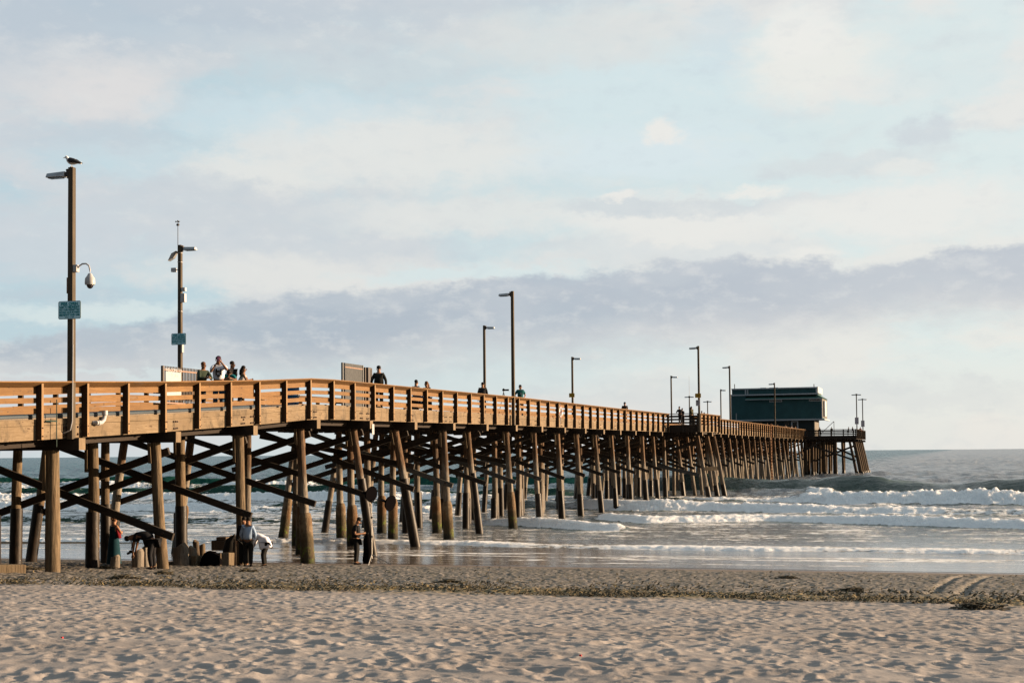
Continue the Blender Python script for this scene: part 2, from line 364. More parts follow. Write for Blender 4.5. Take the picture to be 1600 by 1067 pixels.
def perlin(x, y, seed=0):
    x = np.asarray(x, float); y = np.asarray(y, float); xi = np.floor(x).astype(np.int64); yi = np.floor(y).astype(np.int64)
    xf = x-xi; yf = y-yi
    def g(ix, iy, dx, dy):
        h = (ix*374761393 + iy*668265263 + seed*1442695041) & 0x7fffffff
        h = ((h ^ (h >> 13))*1274126177) & 0x7fffffff; a = (h ^ (h >> 16)) % 4096 * (2*pi/4096)
        return np.cos(a)*dx + np.sin(a)*dy
    u = xf**3*(xf*(xf*6-15)+10); v = yf**3*(yf*(yf*6-15)+10)
    a = g(xi, yi, xf, yf); b = g(xi+1, yi, xf-1, yf); c = g(xi, yi+1, xf, yf-1); d = g(xi+1, yi+1, xf-1, yf-1)
    return (a+(b-a)*u)*(1-v) + (c+(d-c)*u)*v
def fbm(x, y, o=4, seed=0, gain=.5):
    r = 0; a = 1.
    for i in range(o): r = r + a*perlin(x*2**i, y*2**i, seed+i*17); a *= gain
    return r
def sstep(a, b, x): t = np.clip((x-a)/(b-a), 0, 1); return t*t*(3-2*t)

# ------------------------------------------------------------------ sand
SY = np.array([-400, 5, 10, 14, 20, 26, 34, 39, 44, 50, 55, 62, 75, 100, 200, 400]); SZ = np.array([2.6, 2.52, 2.45, 2.28, 1.87, 1.5, 1.02, .70, .42, .06, -.14, -.35, -.9, -1.8, -3, -3])
def ground(Y): return np.interp(Y, SY, SZ)
def gz(x, y): return float(ground(y))
def on_ground(px, py):
    z = .5
    for _ in range(30):
        p = onZ(px, py, z); z = .5*z + .5*gz(p.x, p.y)
    return onZ(px, py, gz(p.x, p.y))
def build_sand():
    res = .035; x0, x1, y0, y1 = -26., 34., 5., 52.
    nx = int((x1-x0)/res); ny = int((y1-y0)/res)
    gx, gy = np.meshgrid(x0+np.arange(nx)*res, y0+np.arange(ny)*res)
    H = .022*fbm(gx*.55, gy*.55, 2, 5) + .02*fbm(gx*1.7, gy*1.7, 2, 9)
    foot = np.zeros_like(H)
    def stamps(n, ylo, yhi, r0, r1, d0, d1, sharp):
        cx = RNG.uniform(x0+1, x1-1, n); cy = RNG.uniform(ylo, yhi, n)
        for i in range(n):
            u = (cx[i]-CAM.x)/cy[i]
            if u > .12 or u < -.85: continue
            r = RNG.uniform(r0, r1); d = RNG.uniform(d0, d1); an = RNG.uniform(0, pi); el = RNG.uniform(1.1, 1.9)
            R = r*el*2.0; a = max(int((cx[i]-R-x0)/res), 0); b = min(int((cx[i]+R-x0)/res)+1, nx)
            c = max(int((cy[i]-R-y0)/res), 0); e = min(int((cy[i]+R-y0)/res)+1, ny)
            if b <= a or e <= c: continue
            dx = gx[c:e, a:b]-cx[i]; dy = gy[c:e, a:b]-cy[i]
            p = (dx*cos(an)+dy*sin(an))/el; q = -dx*sin(an)+dy*cos(an); t = np.sqrt(p*p+q*q)/r
            bowl = -d*np.exp(-(t**2)*sharp) + .42*d*np.exp(-((t-1.35)/.38)**2)
            foot[c:e, a:b] = foot[c:e, a:b]*(1-.75*np.exp(-(t/1.15)**4)) + bowl
    stamps(34000, 5, 30, .04, .088, .011, .028, 1.3)
    stamps(1500, 5, 27, .09, .16, .02, .04, 1.4)
    stamps(7000, 26, 48, .07, .14, .012, .028, 1.5)
    # tyre ruts curving up from the water
    for pts in ([(1455, 930), (1470, 915), (1490, 903), (1530, 893)], [(1500, 932), (1512, 917), (1535, 903), (1570, 893)]):
        w = [on_ground(*p) for p in pts]
        for k in range(len(w)-1):
            for t in np.linspace(0, 1, 60):
                q = w[k].lerp(w[k+1], t); a = int((q.x-x0-.4)/res); c = int((q.y-y0-.4)/res); s = int(.8/res)
                if a < 0 or c < 0 or a+s >= nx or c+s >= ny: continue
                rr = np.hypot(gx[c:c+s, a:a+s]-q.x, gy[c:c+s, a:a+s]-q.y)
                foot[c:c+s, a:a+s] = np.minimum(foot[c:c+s, a:a+s], .03-.10*np.exp(-(rr/.13)**2)) + .002*np.exp(-((rr-.25)/.08)**2)
    fade = 1-sstep(46.3, 48.0, gy+.35*perlin(gx*.4, gy*.1, 3))
    crust = sstep(24.8, 27.0, gy+1.3*fbm(gx*.12, gy*.2, 4, 4))
    lump = np.abs(fbm(gx*4, gy*4, 3, 21))*.06 + .012*fbm(gx*14, gy*14, 2, 22)
    wr = crust*(1-sstep(27.5, 30.5, gy+1.3*fbm(gx*.12, gy*.2, 4, 4)))*sstep(4, 12, gx+2*perlin(gx*.3, gy*.3, 8))
    H = (H + foot + crust*lump + wr*.03*np.clip(fbm(gx*3, gy*5, 3, 31), 0, 1))*fade
    U = np.concatenate([np.linspace(-12, -1.05, 40), np.linspace(-1.0, .36, 1150), np.linspace(.39, 3.5, 90), np.linspace(3.6, 12, 20)])
    Yr = np.concatenate([np.array([-300., -60, -10, 0, 3]), 5+np.cumsum(np.linspace(.028, .085, 830))]); Yr = Yr[Yr < 51.8]
    Yr = np.concatenate([Yr, np.array([52.5, 55, 60, 75, 100, 200])])
    UU, YY = np.meshgrid(U, Yr); XX = CAM.x + UU*np.maximum(YY, 8.)
    fx = np.clip((XX-x0)/res, 0, nx-1.01); fy = np.clip((YY-y0)/res, 0, ny-1.01)
    ix = fx.astype(int); iy = fy.astype(int); a = fx-ix; b = fy-iy
    inn = (XX > x0) & (XX < x1) & (YY > y0) & (YY < y1)
    def samp(A): return ((A[iy, ix]*(1-a)+A[iy, ix+1]*a)*(1-b)+(A[iy+1, ix]*(1-a)+A[iy+1, ix+1]*a)*b)*inn
    Z = ground(YY) + samp(H) + 3.3*np.exp(-(((XX-41.5)/6.5)**2 + ((YY-19.5)/4.)**2)**1.3)      # mound added out of view to shade the right foreground sand
    m = bpy.data.materials.new('sand'); m.use_nodes = True; T = NT(m.node_tree); B = T.n['Principled BSDF']
    p = geo(T); sp = T.new('ShaderNodeSeparateXYZ'); T.l.new(p, sp.inputs[0])
    big = T.noise(p, .35, 4., .6); fine = T.noise(p, 28., 4., .7); med = T.noise(p, 6., 5., .65)
    c = T.mix(T.mr(big, .35, .65), (.232, .202, .183, 1), (.280, .248, .228, 1))
    c = T.mix(T.mr(fine, .45, .72, 0, .35), c, (.20, .17, .15, 1))
    cr = T.new('ShaderNodeAttribute'); cr.attribute_name = 'crust'
    deb = T.noise(T.scl(p, (1, 1.6, 1)), 5.5, 6., .72)
    cc = T.mix(T.mr(deb, .40, .56), (.225, .19, .162, 1), (.045, .046, .033, 1))
    c = T.mix(T.m('MULTIPLY', cr.outputs['Fac'], .85), c, cc)
    wr_ = T.new('ShaderNodeAttribute'); wr_.attribute_name = 'wrack'
    wc = T.mix(T.mr(T.noise(p, 9., 4., .7), .4, .62), (.26, .18, .07, 1), (.05, .05, .028, 1))
    c = T.mix(T.m('MULTIPLY', wr_.outputs['Fac'], T.mr(med, .35, .55)), c, wc)
    wet = T.mr(sp.outputs[1], 46.6, 48.6)
    c = T.mix(wet, c, (.13, .10, .08, 1)); T.l.new(c, B.inputs['Base Color'])
    T.l.new(T.mr(sp.outputs[1], 49.3, 50.4, .92, .12), B.inputs['Roughness']); B.inputs['Specular IOR Level'].default_value = .25
    h = T.m('ADD', T.m('MULTIPLY', fine, .4), T.m('MULTIPLY', med, 1.))
    T.l.new(T.bump(h, T.mr(wet, 0, 1, .55, 0), .02), B.inputs['Normal'])
    o = grid_mesh('sand', XX, YY, Z, m, attrs={'crust': samp(crust), 'wrack': samp(wr)}); tag(o, kind='structure'); return o
build_sand()

# ------------------------------------------------------------------ sea
def build_sea():
    U = np.concatenate([-np.geomspace(40, 1.1, 60), np.linspace(-1.07, .2, 1150), np.geomspace(.22, 40, 60)])
    Yr = [49.2]
    while Yr[-1] < 34000:
        y = Yr[-1]; Yr.append(y + max(.09, min(.0000095*y**2.25, y*.06)) if y > 60 else y+.11)
    Yr = np.array(Yr); UU, Y = np.meshgrid(U, Yr); X = CAM.x + UU*Y
    n1 = fbm(X*.05, Y*.02, 3, 41)
    swell = .22*np.sin((Y+6*n1)*2*pi/23.)*sstep(100, 150, Y)*(1-sstep(900, 1500, Y)) + .25*fbm(X*.012, Y*.03, 3, 42)*sstep(90, 160, Y)*(1-sstep(900, 1500, Y))
    chop = .5*fbm(X*.15, Y*.34, 4, 43, .62)*sstep(85, 140, Y) + .05*fbm(X*.8, Y*1.2, 3, 44)*sstep(62, 90, Y) + .012*fbm(X*1.4, Y*3, 3, 45)*sstep(56, 62, Y)
    chop *= 1-.8*sstep(500, 1000, Y)
    h = .055 + swell + chop + .02*sstep(57, 60, Y); foam = np.zeros_like(X); face = np.zeros_like(X)
    lace = fbm(X*.25, Y*.5, 4, 51)
    FULL = (X, Y, h, foam, face)
    def breaker(pts, H, w1, w2, fback, wob=.8, fo=1., lumps=.12, seed=0, front=-.25, edge=3.):
        lo = np.searchsorted(Yr, min(p[1] for p in pts)-4-4*wob); hi_ = np.searchsorted(Yr, max(p[1] for p in pts)+30)
        breaker_(slice(lo, hi_), pts, H, w1, w2, fback, wob, fo, lumps, seed, front, edge)
    def breaker_(sl, pts, H, w1, w2, fback, wob, fo, lumps, seed, front, edge):
        X, Y, h, foam, face = (A[sl] for A in FULL)
        px = np.array([p[0] for p in pts], float); py = np.array([p[1] for p in pts], float)
        yf = np.interp(X, px, py) + wob*fbm(X*.13, X*0+seed*7.7, 4, 60+seed, .6)
        amp = sstep(px[0]-edge*.5, px[0]+edge, X)*(1-sstep(px[-1]-edge, px[-1]+edge*.5, X))
        t = Y-yf
        amp = amp*np.clip(.82+.75*fbm(X*.07, X*0+seed*3.1, 3, 130+seed), .25, 1.25)
        prof = sstep(0, w1, t)*np.exp(-np.clip(t-w1, 0, None)/w2)
        h *= (1-.6*amp*(t > 0)*np.exp(-np.clip(t-w1, 0, None)/w2)); h += H*amp*prof
        fm = sstep(front, .25, t)*(1-sstep(w1*.8, fback, t))
        tail = sstep(0, w1, t)*np.exp(-np.clip(t-w1, 0, None)/(fback*1.3))*.5
        l = np.abs(fbm(X*.9, Y*1.3, 4, 80+seed, .6))*lumps*1.5 + lumps*.35*fbm(X*4, Y*4, 3, 90+seed, .6)
        h += amp*fo*fm*l
        foam[:] = np.maximum(foam, amp*fo*np.maximum(fm, tail)); face[:] = np.maximum(face, (amp > .1)*np.clip(amp*2, 0, 1)*sstep(-3., 0, t)*(1-sstep(w1*1.1, w1*1.8, t)))
    B = breaker
    B([(-60, 60.2), (-22, 59.7), (-2, 61.2), (10, 59.3), (26, 59.3), (40, 60)], .17, .8, 2.5, 4.2, .45, .95, .07, 1)
    B([(-3.5, 78.2), (0, 77.4), (4, 74), (6.8, 72.6)], .42, 1.6, 2.0, 2.6, .3, 1, .10, 2, edge=.8)
    B([(1.5, 86), (6, 81.2), (12.7, 84.5), (22, 80), (27, 77.4), (36, 76)], .42, 1.9, 2.5, 3.4, .5, 1, .12, 3, edge=1.2)
    B([(-4, 102), (2, 98.2), (6.5, 98.8), (14, 95), (27, 93), (45, 91)], .62, 2.4, 3., 5.0, .6, 1, .16, 4, edge=1.5)
    B([(-30, 104), (-12, 103), (-2, 101.5), (3, 99.5)], .55, 2.2, 3., 1.5, .5, .0, .05, 5, edge=2)
    B([(10.5, 118), (13.5, 113.5), (28, 112), (60, 110)], .80, 3.0, 4.5, 8., .8, 1, .26, 6, edge=1.2)
    B([(-8, 122), (2, 119), (9, 117), (15, 117)], .22, 1.2, 4, 9., 1., .75, .12, 7, edge=3)
    B([(-12, 147), (-2, 145), (9, 144), (14, 142), (24, 140), (42, 137)], 1.75, 3.0, 6., 1.5, .8, .0, .0, 8, edge=4)
    B([(9.0, 139.5), (10.5, 138.5), (12.4, 139)], .8, 2.2, 3., 4.5, .3, 1, .18, 9, edge=.9)
    # left of the pier
    B([(-80, 80), (-26, 78), (-17, 77), (-9, 78)], .48, 2.0, 2.5, 1.0, .6, .0, .05, 10, edge=3)
    B([(-80, 83), (-26, 80.5), (-17, 80), (-5, 80)], .1, 1., 3., 4., .9, .85, .12, 11, edge=4)
    B([(-120, 98), (-45, 96), (-20, 93), (-10, 92)], .5, 2.6, 3, 7., 1.5, .95, .2, 12, edge=3)
    B([(-140, 122), (-60, 118), (-30, 116), (-14, 118)], .65, 3., 3, 8., 2., .9, .22, 13, edge=4)
    B([(-80, 134), (-45, 132), (-22, 130), (-8, 133)], .95, 4.5, 4, 2., 1.5, .0, .0, 14, edge=6)
    B([(-150, 165), (-70, 160), (-50, 160)], .9, 4., 4, 6., 2., .7, .25, 15, edge=5)
    B([(-200, 190), (-60, 178), (-14, 182)], 1.0, 6., 5, 1, 3., 0, 0, 16, edge=10)
    wash = sstep(61, 66, Y)*(1-sstep(120, 150, Y))
    foam = np.maximum(foam, wash*(.30+.34*lace+.16*(X < -8)))
    foam = np.maximum(foam, sstep(150, 200, Y)*0)
    # the thin sheet running up the wet sand
    flat = 1-sstep(57.5, 59.5, Y+.5*fbm(X*.1, X*0, 3, 77))
    lipY = 50.6+.5*fbm(X*.09, X*0+3, 4, 78)
    foam = np.maximum(foam*(1-.0*flat), flat*sstep(51.2, 52, Y)*np.clip(.62-4.5*np.abs(fbm(X*.05, Y*.55, 3, 97)), 0, .62))
    h = h*(1-flat) + flat*np.where(Y < lipY, ground(Y)-.05, np.maximum(.045, ground(Y)+.01)+.003*fbm(X*.6, Y*2.4, 3, 79)+.004*sstep(-3, 3, Y-lipY-3))
    m = bpy.data.materials.new('sea_water'); m.use_nodes = True; T = NT(m.node_tree); b = T.n['Principled BSDF']
    p = geo(T); sp = T.new('ShaderNodeSeparateXYZ'); T.l.new(p, sp.inputs[0]); yy = sp.outputs[1]
    fa = T.new('ShaderNodeAttribute'); fa.attribute_name = 'foam'
    ff = T.new('ShaderNodeAttribute'); ff.attribute_name = 'face'
    deepc = T.mix(T.mr(yy, 70, 180), (.12, .125, .12, 1), T.mix(T.mr(sp.outputs[0], 10, -25), (.145, .150, .162, 1), (.016, .072, .098, 1)))
    deepc = T.mix(T.m('MULTIPLY', ff.outputs['Fac'], .75), deepc, (.010, .045, .024, 1))
    c = T.mix(T.mr(yy, 56, 68), (.115, .09, .07, 1), deepc)
    n1_ = T.noise(T.scl(p, (1, 1.5, 1)), 1.6, 8., .72); n2_ = T.noise(p, 9., 4., .6)
    th = T.m('MULTIPLY_ADD', fa.outputs['Fac'], -.62, .80)
    fmask = T.mr(T.m('SUBTRACT', T.m('MULTIPLY_ADD', n2_, .16, T.m('MULTIPLY', n1_, .92)), th), -.035, .07)
    fmask = T.m('MULTIPLY', fmask, T.mr(fa.outputs['Fac'], .02, .15), clamp=True)
    fc = T.mix(T.mr(n2_, .35, .65), (.80, .82, .84, 1), (.95, .95, .95, 1))
    T.l.new(T.mix(fmask, c, fc), b.inputs['Base Color'])
    T.l.new(T.m('MULTIPLY', fmask, .75, clamp=True), b.inputs['Subsurface Weight']); b.inputs['Subsurface Radius'].default_value = (1, 1, 1); b.inputs['Subsurface Scale'].default_value = .6
    T.l.new(T.m('ADD', T.mr(yy, 55, 400, .07, .26, False), T.m('MULTIPLY', fmask, .7)), b.inputs['Roughness'])
    b.inputs['IOR'].default_value = 1.38
    T.l.new(T.m('SUBTRACT', T.m('MULTIPLY_ADD', ff.outputs['Fac'], -.30, T.mr(sp.outputs[0], 4, -20, .85, .18)), T.m('MULTIPLY', fmask, .2)), b.inputs['Specular IOR Level'])
    w1 = T.noise(T.scl(p, (.8, 1.5, 1)), .9, 8., .66, .3); w2 = T.noise(T.scl(p, (.25, .5, 1)), .35, 5., .6)
    hh = T.m('ADD', T.m('MULTIPLY', w1, T.m('MULTIPLY', T.mr(yy, 58, 80, .06, 1.), T.mr(yy, 150, 1500, 1, .5))), T.m('MULTIPLY', w2, T.mr(yy, 120, 260, 0, 3.)))
    w3 = T.noise(T.scl(p, (.06, .016, 1)), 1., 5., .6)
    hh = T.m('ADD', hh, T.m('MULTIPLY', w3, T.mr(yy, 220, 700, 0, 14.)))
    hh = T.m('ADD', hh, T.m('MULTIPLY', T.m('MULTIPLY', fmask, n2_), .5))
    T.l.new(T.bump(hh, 1., .6), b.inputs['Normal'])
    o = grid_mesh('sea', X, Y, h, m, attrs={'foam': foam, 'face': face}); tag(o, kind='structure'); return o
build_sea()

# ------------------------------------------------------------------ the pier
RY = [0, 18, 30.6, 38.6, 44.85, 48.95, 51, 60, 75, 100, 120, 150, 235, 260]; RZ = [5.1, 5.72, 6.15, 6.51, 6.84, 7.10, 7.15, 7.21, 7.32, 7.37, 7.45, 7.58, 7.6, 7.6]
def R(y): return float(np.interp(y, RY, RZ))        # height of the top of the hand rail
def deckz(y): return R(y)-.97
W = 8.4; BY = lambda k: 34.0 + 5.1*k; BUMP = (119.7, 130.2, 2.66); END = (234.5, 258.0, -17.0, 8.2)
pier = thing('wooden_pier', 'long timber pier on tall wooden piles running out from the beach into the sea', 'pier', (0, 0, 0))

def build_deck():
    ys = [14.] + [y for y in RY if 18 <= y < 234] + [234.5]
    d = MB()
    for a, b in zip(ys[:-1], ys[1:]):
        P = [(-W, a, deckz(a)-.10), (-.12, a, deckz(a)-.10), (-.12, b, deckz(b)-.10), (-W, b, deckz(b)-.10)]
        d.hexa(P + [(x, y, z+.09) for x, y, z in P])
    d.box(-.12, BUMP[2]-.1, BUMP[0]+.1, BUMP[1]-.1, deckz(125)-.10, deckz(125)-.015)
    d.obj('deck', M_DECK, pier)
    s = MB()
    for x in np.linspace(-W+.5, -.75, 11):
        for a, b in zip(ys[:-1], ys[1:]):
            P = [(x-.09, a, R(a)-1.78), (x+.09, a, R(a)-1.78), (x+.09, b, R(b)-1.78), (x-.09, b, R(b)-1.78)]
            s.hexa(P + [(q[0], q[1], R(q[1])-1.155) for q in P])
    for x in (.8, 1.6, 2.3): s.box(x-.09, x+.09, BUMP[0]+.1, BUMP[1]-.1, R(125)-1.75, R(125)-1.155)
    for k in range(150):      # ragged cross bridging and shims seen hanging under the deck edge
        y = random.uniform(40, 120); x = random.uniform(-W, -1); s.box(x, x+random.uniform(.2, .5), y, y+.12, R(y)-1.9-random.uniform(0, .12), R(y)-1.76)
    s.obj('deck_joists', M_DARK, pier)
build_deck()

def along(mb, x0, x1, lo, hi, ya, yb, seg=4.1, jit=.008, gap=.006):
    """a run of boards following the deck line, hi/lo measured down from the rail top"""
    y = ya
    while y < yb-.05:
        e = min(y+seg, yb); cuts = [y+gap] + [q for q in RY if y+.1 < q < e-.1] + [e]; dz = random.uniform(-jit, jit); dx = random.uniform(-jit*.4, 0)
        for a, b in zip(cuts[:-1], cuts[1:]):
            P = [(x0+dx, a, R(a)-lo+dz), (x1+dx, a, R(a)-lo+dz), (x1+dx, b, R(b)-lo+dz), (x0+dx, b, R(b)-lo+dz)]
            mb.hexa(P + [(x0+dx, a, R(a)-hi+dz), (x1+dx, a, R(a)-hi+dz), (x1+dx, b, R(b)-hi+dz), (x0+dx, b, R(b)-hi+dz)])
        y = e
POST_Y0 = 32.46-2.07*7
def railing(name_label, ya, yb, side=1, x=0., fascia=True, posts=None, extra=False):
    """side=+1: outer face toward +X.  built at plane x"""
    root = thing('railing', None, None, (x, 0, 0)); root.parent = pier
    if name_label: root['label'] = name_label
    sg = side
    def X(a, b): return (x+min(sg*a, sg*b), x+max(sg*a, sg*b))
    for nm, lo, hi in (('upper_rail', .335, .165), ('middle_rail', .585, .44), ('lower_rail', .865, .72)):
        b = MB(); x0, x1 = X(-.05, -.003); along(b, x0, x1, lo, hi, ya, yb)
        if extra and nm == 'middle_rail':
            along(b, *X(-.045, -.006), .44, .33, 42.9, 44.8, jit=0)
        b.obj(nm, M_RAIL, root)
    c = MB(); y = ya
    while y < yb-.05:                                   # outward-rising cap board
        e = min(y+4.14, yb); cuts = [y+.004] + [q for q in RY if y+.1 < q < e-.1] + [e]
        for a, bq in zip(cuts[:-1], cuts[1:]):
            q = []
            for yy in (a, bq):
                r = R(yy); q.append([(x+sg*-.06, yy, r-.175), (x+sg*.245, yy, r-.035), (x+sg*.235, yy, r), (x+sg*-.075, yy, r-.135)])
            A, Bq = q
            if sg > 0: c.hexa([A[0], A[1], Bq[1], Bq[0], A[3], A[2], Bq[2], Bq[3]])
            else: c.hexa([A[1], A[0], Bq[0], Bq[1], A[2], A[3], Bq[3], Bq[2]])
        y = e
    c.obj('cap_rail', M_RAIL, root)
    if fascia:
        f = MB(); along(f, *X(-.12, -.004), 1.57, 1.19, ya, yb, seg=6.13, jit=.004); along(f, *X(-.10, .004), 1.183, 1.02, ya, yb, seg=6.13, jit=.004)
        if sg > 0 and ya < 100:
            bl = f; bl.cur = 1
            for yc in np.arange(34.1, 116, 5.1):
                for s_ in (-1, 1):
                    n = 3
                    for i in range(n):
                        for zz in (1.27, 1.48):
                            yy = yc + s_*(.22+.11*i) + random.uniform(-.02, .02)
                            bl.tube([(x-.01, yy, R(yy)-zz+random.uniform(-.015, .015)), (x+.03, yy, R(yy)-zz)], .022+.008*(yc < 60), 6)
                if yc < 45:
                    bl.tube([(x-.01, yc-.3, R(yc)-1.37), (x+.03, yc-.3, R(yc)-1.37)], .03, 6)
            for yy in posts:
                if yy < 80:
                    for zz in (1.25, 1.47): bl.tube([(x+.18, yy, R(yy)-zz), (x+.205, yy, R(yy)-zz)], .02, 6)
        f.obj('fascia_beam', [M_FASCIA, M_BOLT], root)
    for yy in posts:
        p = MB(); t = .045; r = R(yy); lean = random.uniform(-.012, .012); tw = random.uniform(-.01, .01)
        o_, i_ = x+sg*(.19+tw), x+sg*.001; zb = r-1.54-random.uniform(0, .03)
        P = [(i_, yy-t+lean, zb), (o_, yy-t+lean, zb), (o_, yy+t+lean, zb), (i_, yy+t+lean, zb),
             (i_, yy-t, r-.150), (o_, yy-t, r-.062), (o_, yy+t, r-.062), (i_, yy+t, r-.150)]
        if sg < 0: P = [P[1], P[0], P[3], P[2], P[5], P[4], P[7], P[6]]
        p.hexa(P); p.mi[3 if sg > 0 else 5] = 1; p.obj('rail_post', [M_RAILPOST, M_POSTLIT], root)  # only the outward face gets the painted sunlit tone
    return root
PY = [POST_Y0+2.07*i for i in range(120)]
railing('sunlit near-side railing of the inshore half', 14, BUMP[0], 1, 0., True, [y for y in PY if 17 < y < BUMP[0]-.3], True)
railing('sunlit near-side railing of the seaward half', BUMP[1], END[0], 1, 0., True, [y for y in PY if BUMP[1]+.3 < y < END[0]-.3])
railing('sunlit railing on the outer side of the fishing bay', *BUMP[:2], 1, BUMP[2], True, [BUMP[0]+.2+i*2.02 for i in range(6)])
railing(None, 14, 125, -1, -W, True, [y+.5 for y in PY if 17 < y < 125])
railing(None, 125, END[0], -1, -W, True, [y+.5 for y in PY if 125 < y < END[0]-.3])
def cross_rail(y0, xa, xb, face, parent=pier, drop=0., n=None, dark=True, sides=()):
    """railing that runs across (along X) at y0; face=-1 looks to shore"""
    root = thing('railing', None, None, (xa, y0, 0)); root.parent = parent
    r = R(y0); m = M_BRACE if dark else M_RAIL
    for nm, lo, hi in (('upper_rail', .335, .165), ('middle_rail', .585, .44), ('lower_rail', .865, .72)):
        b = MB(); b.box(xa, xb, y0-.02, y0+.03, r-lo, r-hi); b.obj(nm, m, root)
    b = MB(); b.box(xa, xb, y0-.15, y0+.08, r-.06, r); b.obj('cap_rail', m, root)
    b = MB(); b.box(xa, xb, y0+.035, y0+.15, r-1.6, r-1.02); b.obj('fascia_beam', M_DARK, root)
    for xx in np.linspace(xa+.06, xb-.06, n or max(2, int((xb-xa)/2.)+1)):
        p = MB(); p.box(xx-.05, xx+.05, y0-.13, y0-.025, r-1.55, r-.062); p.obj('rail_post', m, root)
    return root
cross_rail(BUMP[0], .0, BUMP[2]+.0, -1, n=3)
cross_rail(BUMP[1]+.02, .0, BUMP[2], 1, n=3)

# caps, piles and braces, bent by bent
near_top = {}; near_bot = {}
NT_PX = {0: (82, 83), 1: (243, 255.5), 2: (374, 378), 3: (469, 483), 4: (552.5, 582), 5: (617, 648), 6: (693, 702), 7: (731, 749), 8: (791, 801), 9: (834.5, 843), 10: (871, 878), 11: (900.6, 908), 12: (929, 940), 13: (955, 963), 14: (980, 987), 15: (1003, 1010), 16: (1020, 1028.5), 17: (1037, 1040)}
JACK = {3: [0], 4: [1, 3], 5: [1, 2], 6: [0, 1, 2, 3], 7: [1, 2], 8: [0]}
def pile(xt, yt, zt, xb, yb, zb, r=.19, kind='plain', sl=None, parent=pier, mb=None, mat_=None, label=None):
    n = 14 if yt < 70 else 9; own = mb is None
    mb = MB() if own else mb; cr = random.uniform(-.06, .06)
    pts = []; rad = []
    for i in range(9):
        t = i/8; w = sin(pi*t)*cr
        pts.append((xt+(xb-xt)*t+w, yt+(yb-yt)*t+w*.5, zt+(zb-zt)*t)); rad.append(r*(.9+.2*t)*random.uniform(.97, 1.03))
    mb.tube(pts, rad, n, jit=.035)
    if not own: return
    o = mb.obj('pile', mat_ or (M_PILE if yt < 47 else M_PILEP), parent, smooth=True)
    if label: o['label'] = label
    def at_(z): t = (zt-z)/(zt-zb); return Vector((xt+(xb-xt)*t, yt+(yb-yt)*t, z))
    if sl and kind == 'sleeve':
        q = MB(); q.tube([at_(sl), at_((sl+zb)/2), at_(zb)], [r*1.17, r*1.25, r*1.32], n)
        if yt > 56 and yt < 62: q.tube([at_(sl+.04), at_(sl-.02)], r*1.22, n)
        q.obj('pile_wrap', M_SLEEVE, o, smooth=True)
    if sl and kind == 'jacket':
        q = MB(); zz = [sl, sl-.04, sl-.22] + list(np.linspace(sl-.7, zb, 6)); rr = [r*1.02, r*1.22, r*1.42] + [r*1.5, r*1.52, r*1.55, r*1.6, r*1.65, r*1.7]
        q.tube([at_(z) for z in zz], [a*random.uniform(.97, 1.04) for a in rr], 16, jit=.02); q.obj('pile_jacket', M_JACKET, o, smooth=True)
    return o
XT = [-.40, -2.7, -5.6, -8.0]; ends_z = {1: 1.72, 2: 2.14, 3: 2.36, 4: 2.5, 5: 2.64}
far = MB(); NB = 40; npile = 0
